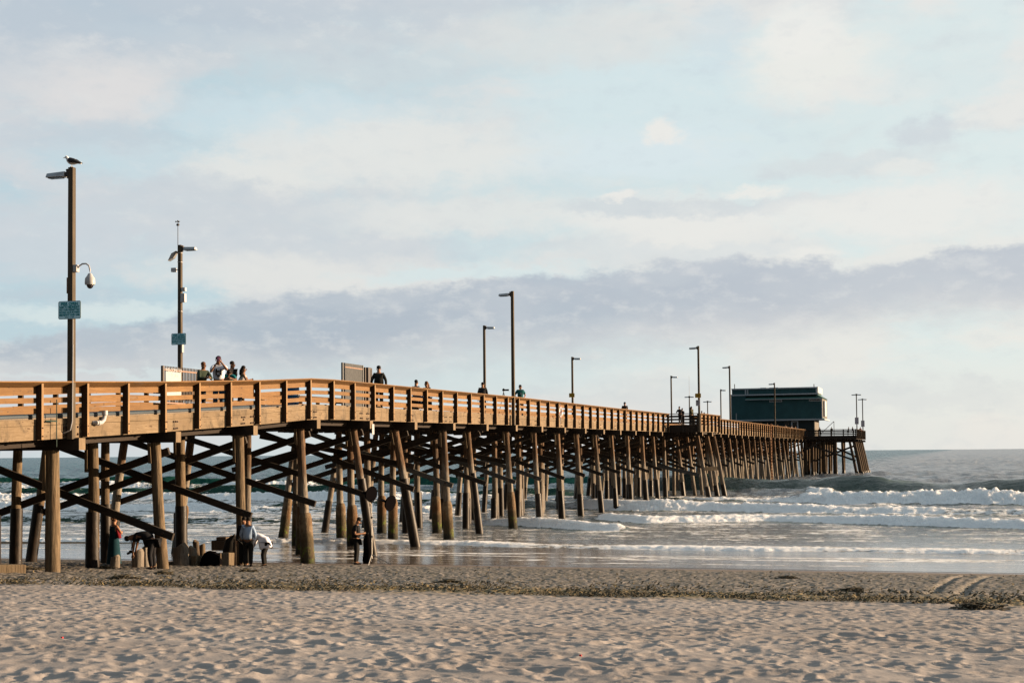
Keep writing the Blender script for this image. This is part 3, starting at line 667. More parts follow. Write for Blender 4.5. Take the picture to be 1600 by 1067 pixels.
for k in range(-2, NB):
    y = BY(k)
    if y > END[0]-1: break
    r = R(y); ct = r-1.575; cb = ct-.33
    c = MB(); c.cur = 0; c.box(-W-.35, .35, y-.15, y+.15, cb, ct)
    bx1 = BUMP[2]+.15 if BUMP[0] < y < BUMP[1] else None
    if bx1: c.box(.36, bx1, y-.14, y+.14, cb, ct-.003)
    co = c.obj('cap_beam', M_DARK, pier)
    e = MB(); e.box((bx1 or .35)+.001, (bx1 or .35)+.012, y-.15, y+.15, cb, ct); e.obj('beam_end', M_CAPEND, co)
    base = lambda yy: min(gz(0, yy)-.25, -.5)
    for j in range(5 if k >= 6 else 4):
        xt = (XT+[-4.2])[j]; yt = y
        if j == 0 and k in NT_PX:
            xt = onY(NT_PX[k][0], 700, y).x; gb = max(gz(0, y), 0); xb = onY(NT_PX[k][1], 870-min(k*5, 85), y).x
            f = (cb-base(y))/(cb-gb); xb = xt+(xb-xt)*f
        elif j == 0: xb = xt + random.uniform(.5, 1.1)
        elif j == 3: xb = xt - random.uniform(.5, 1.0)
        else: xt += random.uniform(-.15, .15); xb = xt+random.uniform(-.12, .12)
        yb = y + random.uniform(-.15, .15)
        rr = .172*random.uniform(.90, 1.08) if k > 0 else .2
        if npile < 96:
            npile += 1; kind = 'plain'; sl = None
            if k in JACK and j in JACK[k]: kind = 'jacket'; sl = 1.95 + random.uniform(-.15, .25); rr *= .97
            elif k == 0 and j == 0: kind = 'plain'
            elif k == 1 and j == 0: kind = 'plain'
            elif k == 2 and j == 0: kind = 'plain'
            elif k <= 2: kind = 'sleeve'; sl = 2.6 - .25*random.random()
            elif k in (5,) and j == 0: kind = 'sleeve'; sl = 3.05
            elif k in (4, 7) and j == 0: kind = 'sleeve'; sl = 3.2
            else: kind = 'sleeve'; sl = 1.75+random.uniform(-.25, .35)
            pile(xt, yt, cb, xb, yb, base(yb), rr, kind, sl)
            if k < 16 and j in (0, 1):        # short splice plank nailed at the pile head
                q = MB(); dx = (xb-xt)/(cb-base(yb)); L = 1.1 if k == 0 and j == 0 else random.uniform(.6, 1.0)
                q.hexa([(xt-.16+dx*L, y-rr-.055, cb-L), (xt-.06+dx*L, y-rr-.055, cb-L), (xt-.06+dx*L, y-rr+.01, cb-L), (xt-.16+dx*L, y-rr+.01, cb-L),
                        (xt-.16, y-rr-.055, cb-.005), (xt-.06, y-rr-.055, cb-.005), (xt-.06, y-rr+.01, cb-.005), (xt-.16, y-rr+.01, cb-.005)])
                q.obj('splice_plank', M_PILE, pier)
        else: pile(xt, yt, cb, xb, yb, base(yb), rr, mb=far)
    if k >= 1:
        ze = ends_z.get(k, 2.66+random.uniform(-.06, .06)); gm = M_GBRACE if k in (6, 8, 9) else M_BRACE
        dz_ = ze-1.72
        def brace(a, b, m, w=.10, h=.23):
            q = MB(); q.beam(a, b, w, h)
            if k < 12:
                bt = q; bt.cur = 1; v = (Vector(b)-Vector(a)); 
                for t in (.04, .95):
                    c0 = Vector(a)+v*t; bt.tube([c0+Vector((0, -.08, 0)), c0+Vector((0, -.05, 0))], .05, 8)
            q.obj('cross_brace', [m, M_BOLT], pier)
        if k <= 21 or k % 2:
            brace((.35, y-.30, ze), (-8.3, y-.30, ze+3.0-.12*k*(k < 5)), gm)
            if k >= 5 and k % 3: brace((.10, y+.42, ze+1.0), (-7.6, y+.42, min(ze+3.3, cb-.2)), M_BRACE)
            if k >= 4 and k % 2: brace((-8.6, y-.42, ze+.9), (-2.2, y-.42, min(ze+2.7, cb-.2)), M_BRACE)
            brace((-8.75, y+.30, ze-.05), (-.15, y+.30, min(ze+2.65, cb-.15)), M_BRACE)
far.obj('far_piles', M_PILEP, pier, smooth=True)['kind'] = 'stuff'
# fishing bay piles
for yy, xb in ((121., 3.4), (126., 3.3), (129.6, 3.4)):
    pile(BUMP[2]-.35, yy, R(yy)-1.9, xb, yy, -.8, .19, 'sleeve', 1.2)
q = MB(); q.beam((2.95, 120.6, 2.72), (3.95, 121.2, 2.76), .06, .32); q.obj('loose_plank', M_CAPEND, pier)
q = MB(); q.beam((-6, 120.3, 4.1), (2.6, 120.3, 2.2), .1, .3); q.obj('cross_brace', M_GBRACE, pier)
q = MB(); q.beam((-6, 121.5, 2.4), (2.6, 121.5, 5.2), .1, .3); q.obj('cross_brace', M_BRACE, pier)

# seaward platform
M_DPILE = mat('dark_wet_pile', (.05, .035, .02), .9, pile_fn((.030, .020, .012), (.085, .058, .034)))
def platform():
    y0, y1, xa, xb = END; r = R(240)
    root = thing('end_platform', None, None, (0, y0, 0)); root.parent = pier
    root['label'] = 'wide square platform at the seaward end'
    d = MB(); d.box(xa+.2, xb-.2, y0+.16, y1, r-1.15, r-1.06); d.obj('deck', M_DECK, root)
    s = MB()
    for x in np.arange(xa+.6, xb-.3, 1.): s.box(x-.1, x+.1, y0+.16, y1, r-1.7, r-1.155)
    s.obj('deck_joists', M_DARK, root)
    # shoreward rail each side of the walkway
    for a, b in ((xa, -W-.1), (.26, xb)):
        b_ = MB()
        for lo, hi in ((.36, .14), (.64, .44), (.92, .72), (1.6, 1.02)): b_.box(a, b, y0-.02, y0+.03+(.1 if hi > 1 else 0), r-lo, r-hi)
        b_.box(a, b, y0-.15, y0+.1, r-.06, r)
        for xx in np.linspace(a+.08, b-.08, int((b-a)/1.6)+1): b_.box(xx-.09, xx+.09, y0-.13, y0-.025, r-1.5, r-.062)
        b_.obj('shoreward_railing', M_DARK, root)
    for xs in (xb, xa):
        b_ = MB(); sg = 1 if xs == xb else -1
        for lo, hi in ((.335, .165), (.585, .44), (.865, .72), (1.6, 1.02)): b_.box(xs-.03, xs+.03, y0+.15, y1, r-lo, r-hi)
        b_.box(xs-.1, xs+.1, y0+.15, y1, r-.06, r)
        for yy in np.arange(y0+.3, y1, 2.): b_.box(xs+.032, xs+.16, yy-.05, yy+.05, r-1.55, r-.062)
        b_.obj('side_railing', M_RAILPOST, root)
    rows = list(np.arange(y0+.6, y1, 4.6))
    for i, yy in enumerate(rows):
        c = MB(); c.box(xa, xb+.3, yy-.15, yy+.15, r-2.03, r-1.705); c.obj('cap_beam', M_DARK, root)
    for xx in (xb-.3, xb-1.1, 4.9, 3.1, 2.4, 1.2, .2): 
        for i, yy in enumerate(rows):
            if (xx < 3 and i > 2) or (4 < xx < 6 and i in (1, 2)) or (xx == xb-1.1 and i % 2): continue
            jx = (1.25 if xx > 7 else random.uniform(-.2, .2)); yb_ = yy-random.uniform(0, .6)
            q = MB(); q.tube([(xx, yy, r-2.03), (xx+jx*.5, (yy+yb_)/2, 2.5), (xx+jx, yb_, -1)], [.21, .22, .25], 9, jit=.04); o = q.obj('pile', M_DPILE, root, smooth=True)
            q = MB(); t = 1-(.5+1)/(r-1.03); q.tube([(xx+jx*.85, yy+(yb_-yy)*.85, .75), (xx+jx, yb_, -1)], [.24, .34], 9, jit=.08); q.obj('pile_wrap', M_SLEEVE, o, smooth=True)
    for a, b in (((1.4, y0+.3, 4.9), (8.0, y0+.3, 2.5)), ((1.0, y0+.9, 2.3), (7.8, y0+.9, 4.9)), ((-2.5, y0-.2, 2.9), (2.6, y0-.2, 5.6)), ((4., y0+5, 4.9), (8., y0+5, 3.))):
        q = MB(); q.beam(a, b, .12, .3); q.obj('cross_brace', M_BRACE, root)
    q = MB()
    for xx in np.arange(xa+.5, .5, 3.2):
        for yy in rows: q.tube([(xx, yy, r-2.03), (xx+random.uniform(-.3, .3), yy, -1)], .2, 8)
    q.obj('inner_piles', M_PILE, root, smooth=True)['kind'] = 'stuff'
    # stair rail leaning against the building side
    q = MB(); q.tube([(2.0, y0+4, r-.9), (4.4, y0+4, r+1.35)], .05, 6); q.tube([(4.4, y0+4, r-1.05), (4.4, y0+4, r+1.35)], .05, 6); q.obj('stair_handrail', M_FENCE, root)
platform()

# ------------------------------------------------------------------ lamp posts, signs and the things fixed on them
def copy_tree(o, parent=None):
    c = o.copy(); COL.objects.link(c); c.parent = parent
    for ch in list(o.children): copy_tree(ch, c)
    return c
def lamp_proto(zbot, ztop, arm, double=False, w=.085):
    """square timber pole, origin at its foot; arm = -1 head over the -X side, +1 the other"""
    root = thing('lamp_post', 'x', 'lamp post', (0, 0, 0), 'lamp posts along the pier', local=True)
    H = ztop-zbot; p = MB(); t = w
    p.hexa([(-t, -t, 0), (t, -t, 0), (t, t, 0), (-t, t, 0), (-t*.9, -t*.9, H), (t*.9, -t*.9, H), (t*.9, t*.9, H), (-t*.9, t*.9, H)])
    p.obj('pole', M_POLE, root, bevel=.01)
    for s_ in ((-1, 1) if double else (arm,)):
        h = MB(); z = H-.20
        h.hexa([(s_*.20, -.10, z-.055), (s_*.78, -.13, z-.05), (s_*.78, .13, z-.05), (s_*.20, .10, z-.055),
                (s_*.20, -.07, z+.10), (s_*.76, -.09, z+.07), (s_*.76, .09, z+.07), (s_*.20, .07, z+.10)] if s_ > 0 else
               [(s_*.78, -.13, z-.05), (s_*.20, -.10, z-.055), (s_*.20, .10, z-.055), (s_*.78, .13, z-.05),
                (s_*.76, -.09, z+.07), (s_*.20, -.07, z+.10), (s_*.20, .07, z+.10), (s_*.76, .09, z+.07)])
        ho = h.obj('lamp_head', M_LAMP, root, bevel=.015)
        l = MB(); l.box(min(s_*.30, s_*.72), max(s_*.30, s_*.72), -.09, .09, z-.075, z-.052); l.obj('lens', M_WINDOW, ho)
        b = MB(); b.beam((s_*.06, 0, z+.02), (s_*.22, 0, z+.02), .07, .12); b.beam((s_*.10, 0, z-.1), (s_*.14, 0, z+.16), .09, .06); b.obj('bracket', M_FENCE, root)
    return root
protos = {}
def lamp(px, ptop, X, label, arm=0, double=False, top=None, at=None):
    q = onX(px, ptop, X) if at is None else at; zt = q.z if top is None else top
    zb = R(q.y)-1.6 if X > 0 else deckz(q.y)
    o = lamp_proto(zb, zt, arm or (-1 if X > 0 else 1), double); o.location = (q.x, q.y, zb); o['label'] = label
    return o, q
L1, q1 = lamp(112.5, 262, .14, 'nearest lamp post, with a gull on its top and a dome camera on an arm')
c = MB(); c.tube([(.10, -.09, 1.55), (.105, -.09, 3.3)], .012, 6); c.tube([(.105, -.09, 2.6), (.10, -.10, .5), (.06, -.13, .25), (-.1, -.15, .18), (-.45, -.17, .05), (-.75, -.17, -.02)], .016, 6)
c.obj('conduit', M_WHITE, L1)
for i, z in enumerate((4.25,)):
    b = MB(); b.box(-.13, -.087, -.05, .05, z-.22, z+.22); b.obj('junction_box', M_FENCER, L1)
L2, q2 = lamp(281.5, 383, -W-.3, 'lamp post carrying a wind gauge, floodlight and grey boxes beside the picket fence')
g = MB(); H2 = q2.z-deckz(q2.y)
g.tube([(-.07, -.07, H2-.3), (-.07, -.07, H2+1.05)], .014, 6); ms = g.obj('mast', M_FENCE, L2)
g = MB(); z = H2+1.0; g.tube([(-.12, -.07, z-.12), (-.02, -.07, z-.12)], .05, 8); g.tube([(-.18, -.07, z), (.04, -.07, z+.02)], .01, 5)
for dx, dy in ((-.12, .04), (.05, -.09), (-.02, .1)): g.ball((-.07+dx, -.07+dy, z+.03), .035, n=8, m=5)
g.obj('wind_gauge', M_BLACK, ms)
f = MB(); f.hexa([(-.55, -.12, H2-.68), (-.32, -.12, H2-.56), (-.32, .12, H2-.56), (-.55, .12, H2-.68), (-.36, -.14, H2-.36), (-.14, -.14, H2-.26), (-.14, .14, H2-.26), (-.36, .14, H2-.36)]); f.obj('floodlight', M_LAMP, L2, bevel=.01)
f = MB(); f.beam((-.16, 0, H2-.34), (-.05, 0, H2-.30), .05, .05); f.obj('bracket', M_FENCE, L2)
for dx, z, w, h in ((-.30, H2-1.08, .10, .09), (.20, H2-1.95, .09, .08), (.17, H2-2.32, .10, .19), (.12, H2-4.50, .035, .2)):
    b = MB(); b.box(dx-w, dx+w, -.10, .06, z-h, z+h); b.box(min(dx, 0), max(dx, 0), -.02, .02, z-.02, z+.02); b.obj('equipment_box', M_GREYBOX if z > H2-4 else M_WHITE, L2, bevel=.008)
for z in (H2-.35, H2-.75, H2-2.9):
    b = MB(); b.box(-.088, .088, -.088, .088, z-.012, z+.012); b.obj('strap', M_WHITE, L2)
lamp(800.5, 455, .16, 'lamp post rising past the near railing beside the man in the teal t-shirt')
lamp(756.5, 508.5, -W-.3, 'lamp post on the far rail behind the head of the person in black')
lamp(894, 557.5, -W-.3, 'lone lamp post on the far rail with a yellow sign low down')
L5, q5 = lamp(1091, 540.5, BUMP[2]+.14, 'lamp post at the fishing bay corner with a yellow sign above a grey one')
lamp(1048.5, 587, -W-.3, 'slim lamp post just left of the fishing bay, its head pointing right')
lamp(1139.8, 571.5, .16, 'lamp post in front of the left end of the green building')
lamp(1126, 608, -W-.3, 'short-looking lamp post standing alone between the fishing bay and the green building')
lamp(1210, 598, .16, 'lamp post seen against the middle of the green building')
def at_px(px, py, depth):
    d = ray(px, py); f_ = -(CM.transposed() @ d).z; return CAM + d*(depth/f_)
lamp(0, 0, -1, 'double-headed lamp post left of the fishing bay lamp with a thin aerial above it', double=True, at=at_px(1077, 618.5, 229))
lamp(0, 0, -1, 'distant double-headed lamp post just left of the short one by the green building', double=True, at=at_px(1105.5, 626, 250))
a_ = MB(); pa = at_px(1077, 618.5, 229); a_.tube([(pa.x, pa.y, pa.z-1), (pa.x, pa.y, pa.z+3.2)], [.03, .012], 5); tag(a_.obj('aerial', M_FENCE), 'thin whip aerial above the double-headed lamp post left of the fishing bay', 'aerial')
for px, py, dp, lb in ((1338, 615, 231, 'left one of the two double-headed lamp posts on the seaward platform corner'), (1347.5, 622.5, 249, 'right one of the two double-headed lamp posts at the outermost platform corner')):
    o, q = lamp(0, 0, -1, lb, double=True, at=at_px(px, py, dp))
    b = MB(); z = q.z-deckz(q.y)-4.4; b.box(-.3, .3, -.14, -.1, z-.55, z+.55); b.obj('notice_board', M_SIGNG, o)

def sign(name, label, cat, c, w, h, lines, face, ink, border=None, group=None, sc=1.):
    root = thing(name, label, cat, c, group, local=True)
    p = MB(); r_ = .05*h*2; n = 5; pts = []
    for cx, cz, a0 in ((w/2-r_, h/2-r_, 0), (-w/2+r_, h/2-r_, 90), (-w/2+r_, -h/2+r_, 180), (w/2-r_, -h/2+r_, 270)):
        for i in range(n+1): a = radians(a0+90*i/n); pts.append((cx+r_*cos(a), cz+r_*sin(a)))
    def plate(mb, s_, y0, y1):
        m_ = len(pts); V = [(x*s_[0], y0, z*s_[1]) for x, z in pts] + [(x*s_[0], y1, z*s_[1]) for x, z in pts]
        mb.add(V, [list(range(m_)), list(range(m_, 2*m_))[::-1]] + [[i, i+m_, (i+1) % m_+m_, (i+1) % m_] for i in range(m_)])
    plate(p, (1, 1), -.006, .006); p.obj('sign_panel', border or face, root)
    if border: p = MB(); plate(p, (1-.035*h/w*1.6, 1-.055), -.010, -.0062); p.obj('sign_face', face, root)
    for txt, z, size in lines:
        cu = bpy.data.curves.new('lettering', 'FONT'); cu.body = txt; cu.size = size; cu.align_x = 'CENTER'; cu.align_y = 'CENTER'; cu.extrude = .0015; cu.offset = size*.035
        t = bpy.data.objects.new('lettering', cu); COL.objects.link(t)
        dg = bpy.context.evaluated_depsgraph_get(); me = bpy.data.meshes.new_from_object(t.evaluated_get(dg)); bpy.data.objects.remove(t)
        xs = [v.co.x for v in me.vertices]; ww = max(xs)-min(xs); k = min(1, w*.9/ww)
        o = bpy.data.objects.new('lettering', me); COL.objects.link(o); o.parent = root; me.materials.append(ink)
        o.rotation_euler = (radians(90), 0, 0); o.location = (0, -.014, z); o.scale = (k, 1, 1)
    return root
M_SEDGE = mat('sign_border', (.25, .3, .33), .5, metal_fn((.16, .24, .28), .2))
def open_sign(c, label):
    w, h = .72, .50
    return sign('pier_hours_sign', label, 'sign', c, w, h, [('PIER OPEN', .165, .115), ('5AM TO MIDNIGHT', .078, .098), ('NO ONE PERMITTED', .004, .072), ('BEYOND GATE BETWEEN', -.066, .072), ('MIDNIGHT AND 5AM', -.136, .080), ('N.B.M.C. 11.16.020', -.200, .036)], M_SIGNW, M_TEAL, M_SEDGE, 'pier opening hours signs')
z1 = onX(111, 485, .14).z; open_sign((q1.x+.02, q1.y-.12, z1), 'pale sign with teal lettering on the nearest lamp post under the dome camera')
z2 = onX(281, 530, -W-.3).z; open_sign((q2.x+.0, q2.y-.12, z2), 'pale sign with teal lettering on the post behind the picket fence')
for px, py, X, lb in ((894, 617.5, -W-.3, 'small yellow sign on the far lone lamp post'), (1091, 618, BUMP[2]+.14, 'small yellow sign on the tall lamp post at the fishing bay')):
    q = onX(px, py, X); sign('warning_sign', lb, 'sign', (q.x, q.y-.12, q.z), .50, .36, [('NO DIVING', .075, .1), ('OR JUMPING', -.065, .1)], M_YEL, M_BLACK, None, 'small yellow signs')
q = onX(1091, 629.5, BUMP[2]+.14); sign('notice_sign', 'grey notice below the yellow sign at the fishing bay', 'sign', (q.x, q.y-.12, q.z), .36, .50, [('NOTICE', .15, .07), ('PIER RULES', .04, .05), ('POSTED', -.06, .05)], M_SIGNG, M_BLACK)

# dome camera on a swan neck
dc = thing('security_camera', 'white dome camera hanging from a swan-neck arm on the nearest lamp post', 'camera', (q1.x, q1.y, onX(112, 420, .14).z), local=True)
b = MB(); b.box(.078, .20, -.07, .07, -.10, .10); b.obj('mount_box', M_WHITE, dc, bevel=.01)
b = MB(); b.tube([(.17, 0, -.02), (.24, 0, .06), (.34, 0, .12), (.46, 0, .12), (.55, 0, .06), (.585, 0, -.06), (.585, 0, -.20)], .022, 10); b.obj('arm', M_WHITE, dc, smooth=True)
b = MB(); b.tube([(.585, 0, -.16), (.585, 0, -.22), (.585, 0, -.30), (.585, 0, -.42), (.585, 0, -.47)], [.05, .08, .135, .145, .135], 16); b.obj('housing', M_WHITE, dc, smooth=True)
b = MB(); b.ball((.585, 0, -.47), .095, .095, .11, 16, 10); b.obj('dome', M_GLASS, dc, smooth=True)

# gull on the pole top
gl = thing('seagull', 'dark-backed white-bellied gull standing on top of the nearest lamp post', 'gull', (q1.x, q1.y, q1.z+.01), local=True)
b = MB(); rot = Matrix.Rotation(radians(14), 3, 'Y')
b.cur = 0
prof = [(-.20, .09, .02), (-.15, .10, .055), (-.08, .115, .085), (0, .13, .095), (.07, .15, .085), (.12, .18, .06), (.145, .215, .042), (.165, .25, .047), (.19, .26, .045), (.215, .255, .026), (.235, .25, .012)]
GX = -1
b.tube([(GX*a, 0, z+.03) for a, z, r in prof], [r for a, z, r in prof], 12)
M_GULL = mat('white_feathers', (.75, .74, .72), .9, metal_fn((.72, .71, .70), .2)); M_GWING = mat('black_wing_feathers', (.03, .03, .035), .8, metal_fn((.028, .028, .032), .3))
gb = b.obj('body', M_GULL, gl, smooth=True)
b = MB()
for s_ in (-1, 1):
    b.tube([(GX*.10, s_*.045, .19), (GX*.02, s_*.075, .185), (GX*-.10, s_*.07, .16), (GX*-.22, s_*.03, .12), (GX*-.34, s_*.01, .085)], [.03, .075, .065, .035, .006], 8)
b.obj('wings', M_GWING, gb, smooth=True)
b = MB(); b.tube([(GX*-.16, 0, .12), (GX*-.30, 0, .09)], [.035, .03], 8); b.obj('tail', M_GULL, gb)
b = MB(); b.tube([(GX*.225, 0, .282), (GX*.29, 0, .272)], [.013, .004], 6); b.obj('beak', M_YEL, gb)
for s_ in (-1, 1):
    b = MB(); b.tube([(0, s_*.03, .075), (0, s_*.03, .005), (GX*.04, s_*.03, .004)], .008, 6); b.obj('leg', M_YEL, gb)

# fixtures on the near side of the pier
pp = MB(); ys = [14.]+[y for y in RY if 14 < y < 45.5]+[45.6]
pp.tube([(-.20, y, R(y)-.945) for y in ys], .085, 12); tag(pp.obj('drain_pipe', M_PVC, smooth=True), 'long grey pipe running behind the near railing at deck level', 'pipe')
q = onX(151, 659, .05); z = q.z
pp = MB(); pp.tube([(.0, q.y-.12, z-.02), (.12, q.y-.05, z-.02)], .055, 12); pp.tube([(.10, q.y-.1, z-.03), (.10, q.y+.16, z-.02), (.10, q.y+.28, z+.06), (.10, q.y+.33, z+.18), (.10, q.y+.33, z+.26)], .062, 12)
pp.tube([(.10, q.y+.33, z+.20), (.10, q.y+.33, z+.33)], .085, 12); pp.tube([(.10, q.y-.02, z-.03), (.10, q.y+.06, z-.03)], .078, 12)
tag(pp.obj('pipe_elbow', M_WHITE, smooth=True), 'white plastic pipe elbow turning up from the fascia right of the first lamp post', 'pipe')
q = onX(86.5, 658, .1); M_GROD = mat('green_rod_paint', (.02, .08, .06), .6, metal_fn((.006, .030, .024), .4))
pp = MB(); pp.tube([(.14, q.y, onX(86.5, 698, .14).z), (.14, q.y, onX(86.5, 624, .14).z)], .014, 8); pp.tube([(.14, q.y-.5, q.z), (.14, q.y, q.z)], .02, 6)
tag(pp.obj('valve_rod', M_GROD), 'thin upright green rod with a side handle left of the first lamp post', 'rod')
q = onX(873, 645, .1)
lr = thing('life_ring', 'white and red life ring hung on the near railing of the pier', 'life ring', (.14, q.y+.2, q.z+.05), local=True)
b = MB(); n = 20
for i in range(n):
    a, a2 = 2*pi*i/n, 2*pi*(i+1)/n; b.cur = 1 if i % 5 == 0 else 0
    b.tube([(0, .3*cos(a), .3*sin(a)), (0, .3*cos(a2), .3*sin(a2))], .07, 8, caps=False)
M_RED = mat('red_paint', (.5, .02, .02), .5, metal_fn((.5, .02, .025), .2)); b.obj('ring', [M_WHITE, M_RED], lr, smooth=True)
b = MB(); b.tube([(.03, -.1, .6), (.03, -.1, -.75)], .015, 6); b.tube([(.03, .1, .3), (.03, .1, -.5)], .02, 6); b.obj('rope', M_WHITE, lr)
# orange ladder down to the water
q = onX(1204, 660, .25)
ld = thing('access_ladder', 'rusty orange ladder dropping from the railing to the water', 'ladder', (.3, q.y, 0), local=True)
for s_ in (-.45, .45):
    b = MB(); b.beam((.0, s_, -.4), (.0, s_, R(q.y)+.15), .08, .08); b.obj('side_rail', M_ORANGE, ld)
b = MB()
for z in np.arange(.2, 7.5, .4): b.beam((0, -.45, z), (0, .45, z), .05, .05)
b.obj('rungs', M_ORANGE, ld)
# white hanging board under the deck and stray timber
q = onX(580, 663, .3); b = MB(); b.box(.36, .40, q.y-.11, q.y+.11, q.z-.42, q.z+.02); tag(b.obj('hanging_board', M_WHITE, bevel=.02), 'short white board hanging off a beam end under the deck', 'board')

# picket fence and gate leaves at the far rail
def fence(name, label, cat, X, y0, y1, z0, z1, sp, m, rails, w=.018, back=None, posts=()):
    root = thing(name, label, cat, (X, y0, z0)); b = MB(); y = y0
    while y < y1: b.box(X-w, X+w, y-w, y+w, z0+.05, z1); y += sp
    b.obj('pickets', m, root)
    b = MB()
    for z in rails: b.box(X-.03, X+.03, y0, y1, z-.03, z+.03)
    b.obj('rails', M_FENCER, root)
    for yy in posts: b = MB(); b.box(X-.05, X+.05, yy-.05, yy+.05, z0, z1); b.obj('fence_post', m, root)
    if back: b = MB(); b.box(X-.028, X-.020, y0, y1, z0+.1, z1-.12); b.obj('mesh_panel', back, root)
    return root
XF = -W+.35; a, b_ = onX(254, 600, XF).y, onX(311, 600, XF).y; zt = onX(257, 571.5, XF).z
fence('picket_fence', 'dark metal picket fence behind the woman in the green jacket', 'fence', XF, a, b_, deckz(a), zt, .125, M_FENCE, (zt-.16, deckz(a)+.25), posts=(a, b_))
p0 = onX(259, 582, XF+.06); p1 = onX(283, 582, XF+.06)
nb = thing('notice_board', 'white notice board fixed on the picket fence', 'notice board', (XF+.06, p0.y, p0.z))
zt_, zb_ = onX(270, 581.5, XF).z, deckz(p0.y)+.55
b = MB(); b.box(XF+.04, XF+.065, p0.y, p1.y, zb_, zt_); b.obj('panel', M_WHITE, nb)
cu = bpy.data.curves.new('lettering', 'FONT'); cu.body = 'WELCOME TO\nTHE PIER'; cu.size = .2; cu.align_x = 'CENTER'; cu.align_y = 'CENTER'
t = bpy.data.objects.new('lettering', cu); COL.objects.link(t); me = bpy.data.meshes.new_from_object(t.evaluated_get(bpy.context.evaluated_depsgraph_get())); bpy.data.objects.remove(t)
o = bpy.data.objects.new('lettering', me); COL.objects.link(o); me.materials.append(M_GREYBOX); o.parent = nb; o.rotation_euler = (radians(90), 0, radians(90)); o.location = (.010, (p1.y-p0.y)/2, .02)
a, b_ = onX(535, 600, XF).y, onX(566.5, 600, XF).y; zt = onX(536, 566.5, XF).z
M_GATE = mat('grey_gate_metal', (.2, .2, .2), .6, metal_fn((.11, .115, .12), .4), .4, .2)
fence('entrance_gate', 'tall grey barred gate leaf with a pale top bar left of the man in black', 'gate', XF, a, b_, deckz(a)+.02, zt, .07, M_GATE, (zt-.22,), w=.016, back=M_GATE, posts=(a, b_))
gf = thing('gate_frame', 'black upright gate frame between the grey gate and the man in black', 'gate frame', (XF, b_+.4, deckz(b_)))
y0_, y1_, y2_ = onX(568.5, 600, XF).y+.12, onX(573, 600, XF).y, onX(579.5, 600, XF).y; zt = onX(571, 574, XF).z
for yy, w in ((y0_, .06), (y1_, .17), (y2_, .06)): b = MB(); b.box(XF-w, XF+w, yy-w, yy+w, deckz(b_), zt); b.obj('upright', M_FENCE, gf)
b = MB(); b.box(XF-.04, XF+.04, y0_, y2_, zt-.10, zt-.02); b.obj('crossbar', M_FENCE, gf)
# the dark blue bin
q = onX(456, 620, -1.2)
bn = thing('barrel_bin', 'dark blue barrel bin with a black lid behind the near railing', 'bin', (q.x, q.y, deckz(q.y)), local=True)
M_BLUE = cloth('blue_plastic', (.02, .09, .2), .5)
b = MB(); b.tube([(0, 0, 0), (0, 0, .05), (0, 0, .5), (0, 0, .68)], [.26, .27, .29, .28], 16); b.obj('barrel', M_BLUE, bn, smooth=True)
b = MB(); b.tube([(0, 0, .68), (0, 0, .72), (0, 0, .84), (0, 0, .88)], [.31, .31, .28, .2], 16); b.obj('lid', M_BLACK, bn, smooth=True)
b = MB(); b.box(.1, .3, -.08, .08, .3, .5); b.obj('label_plate', M_WHITE, bn)

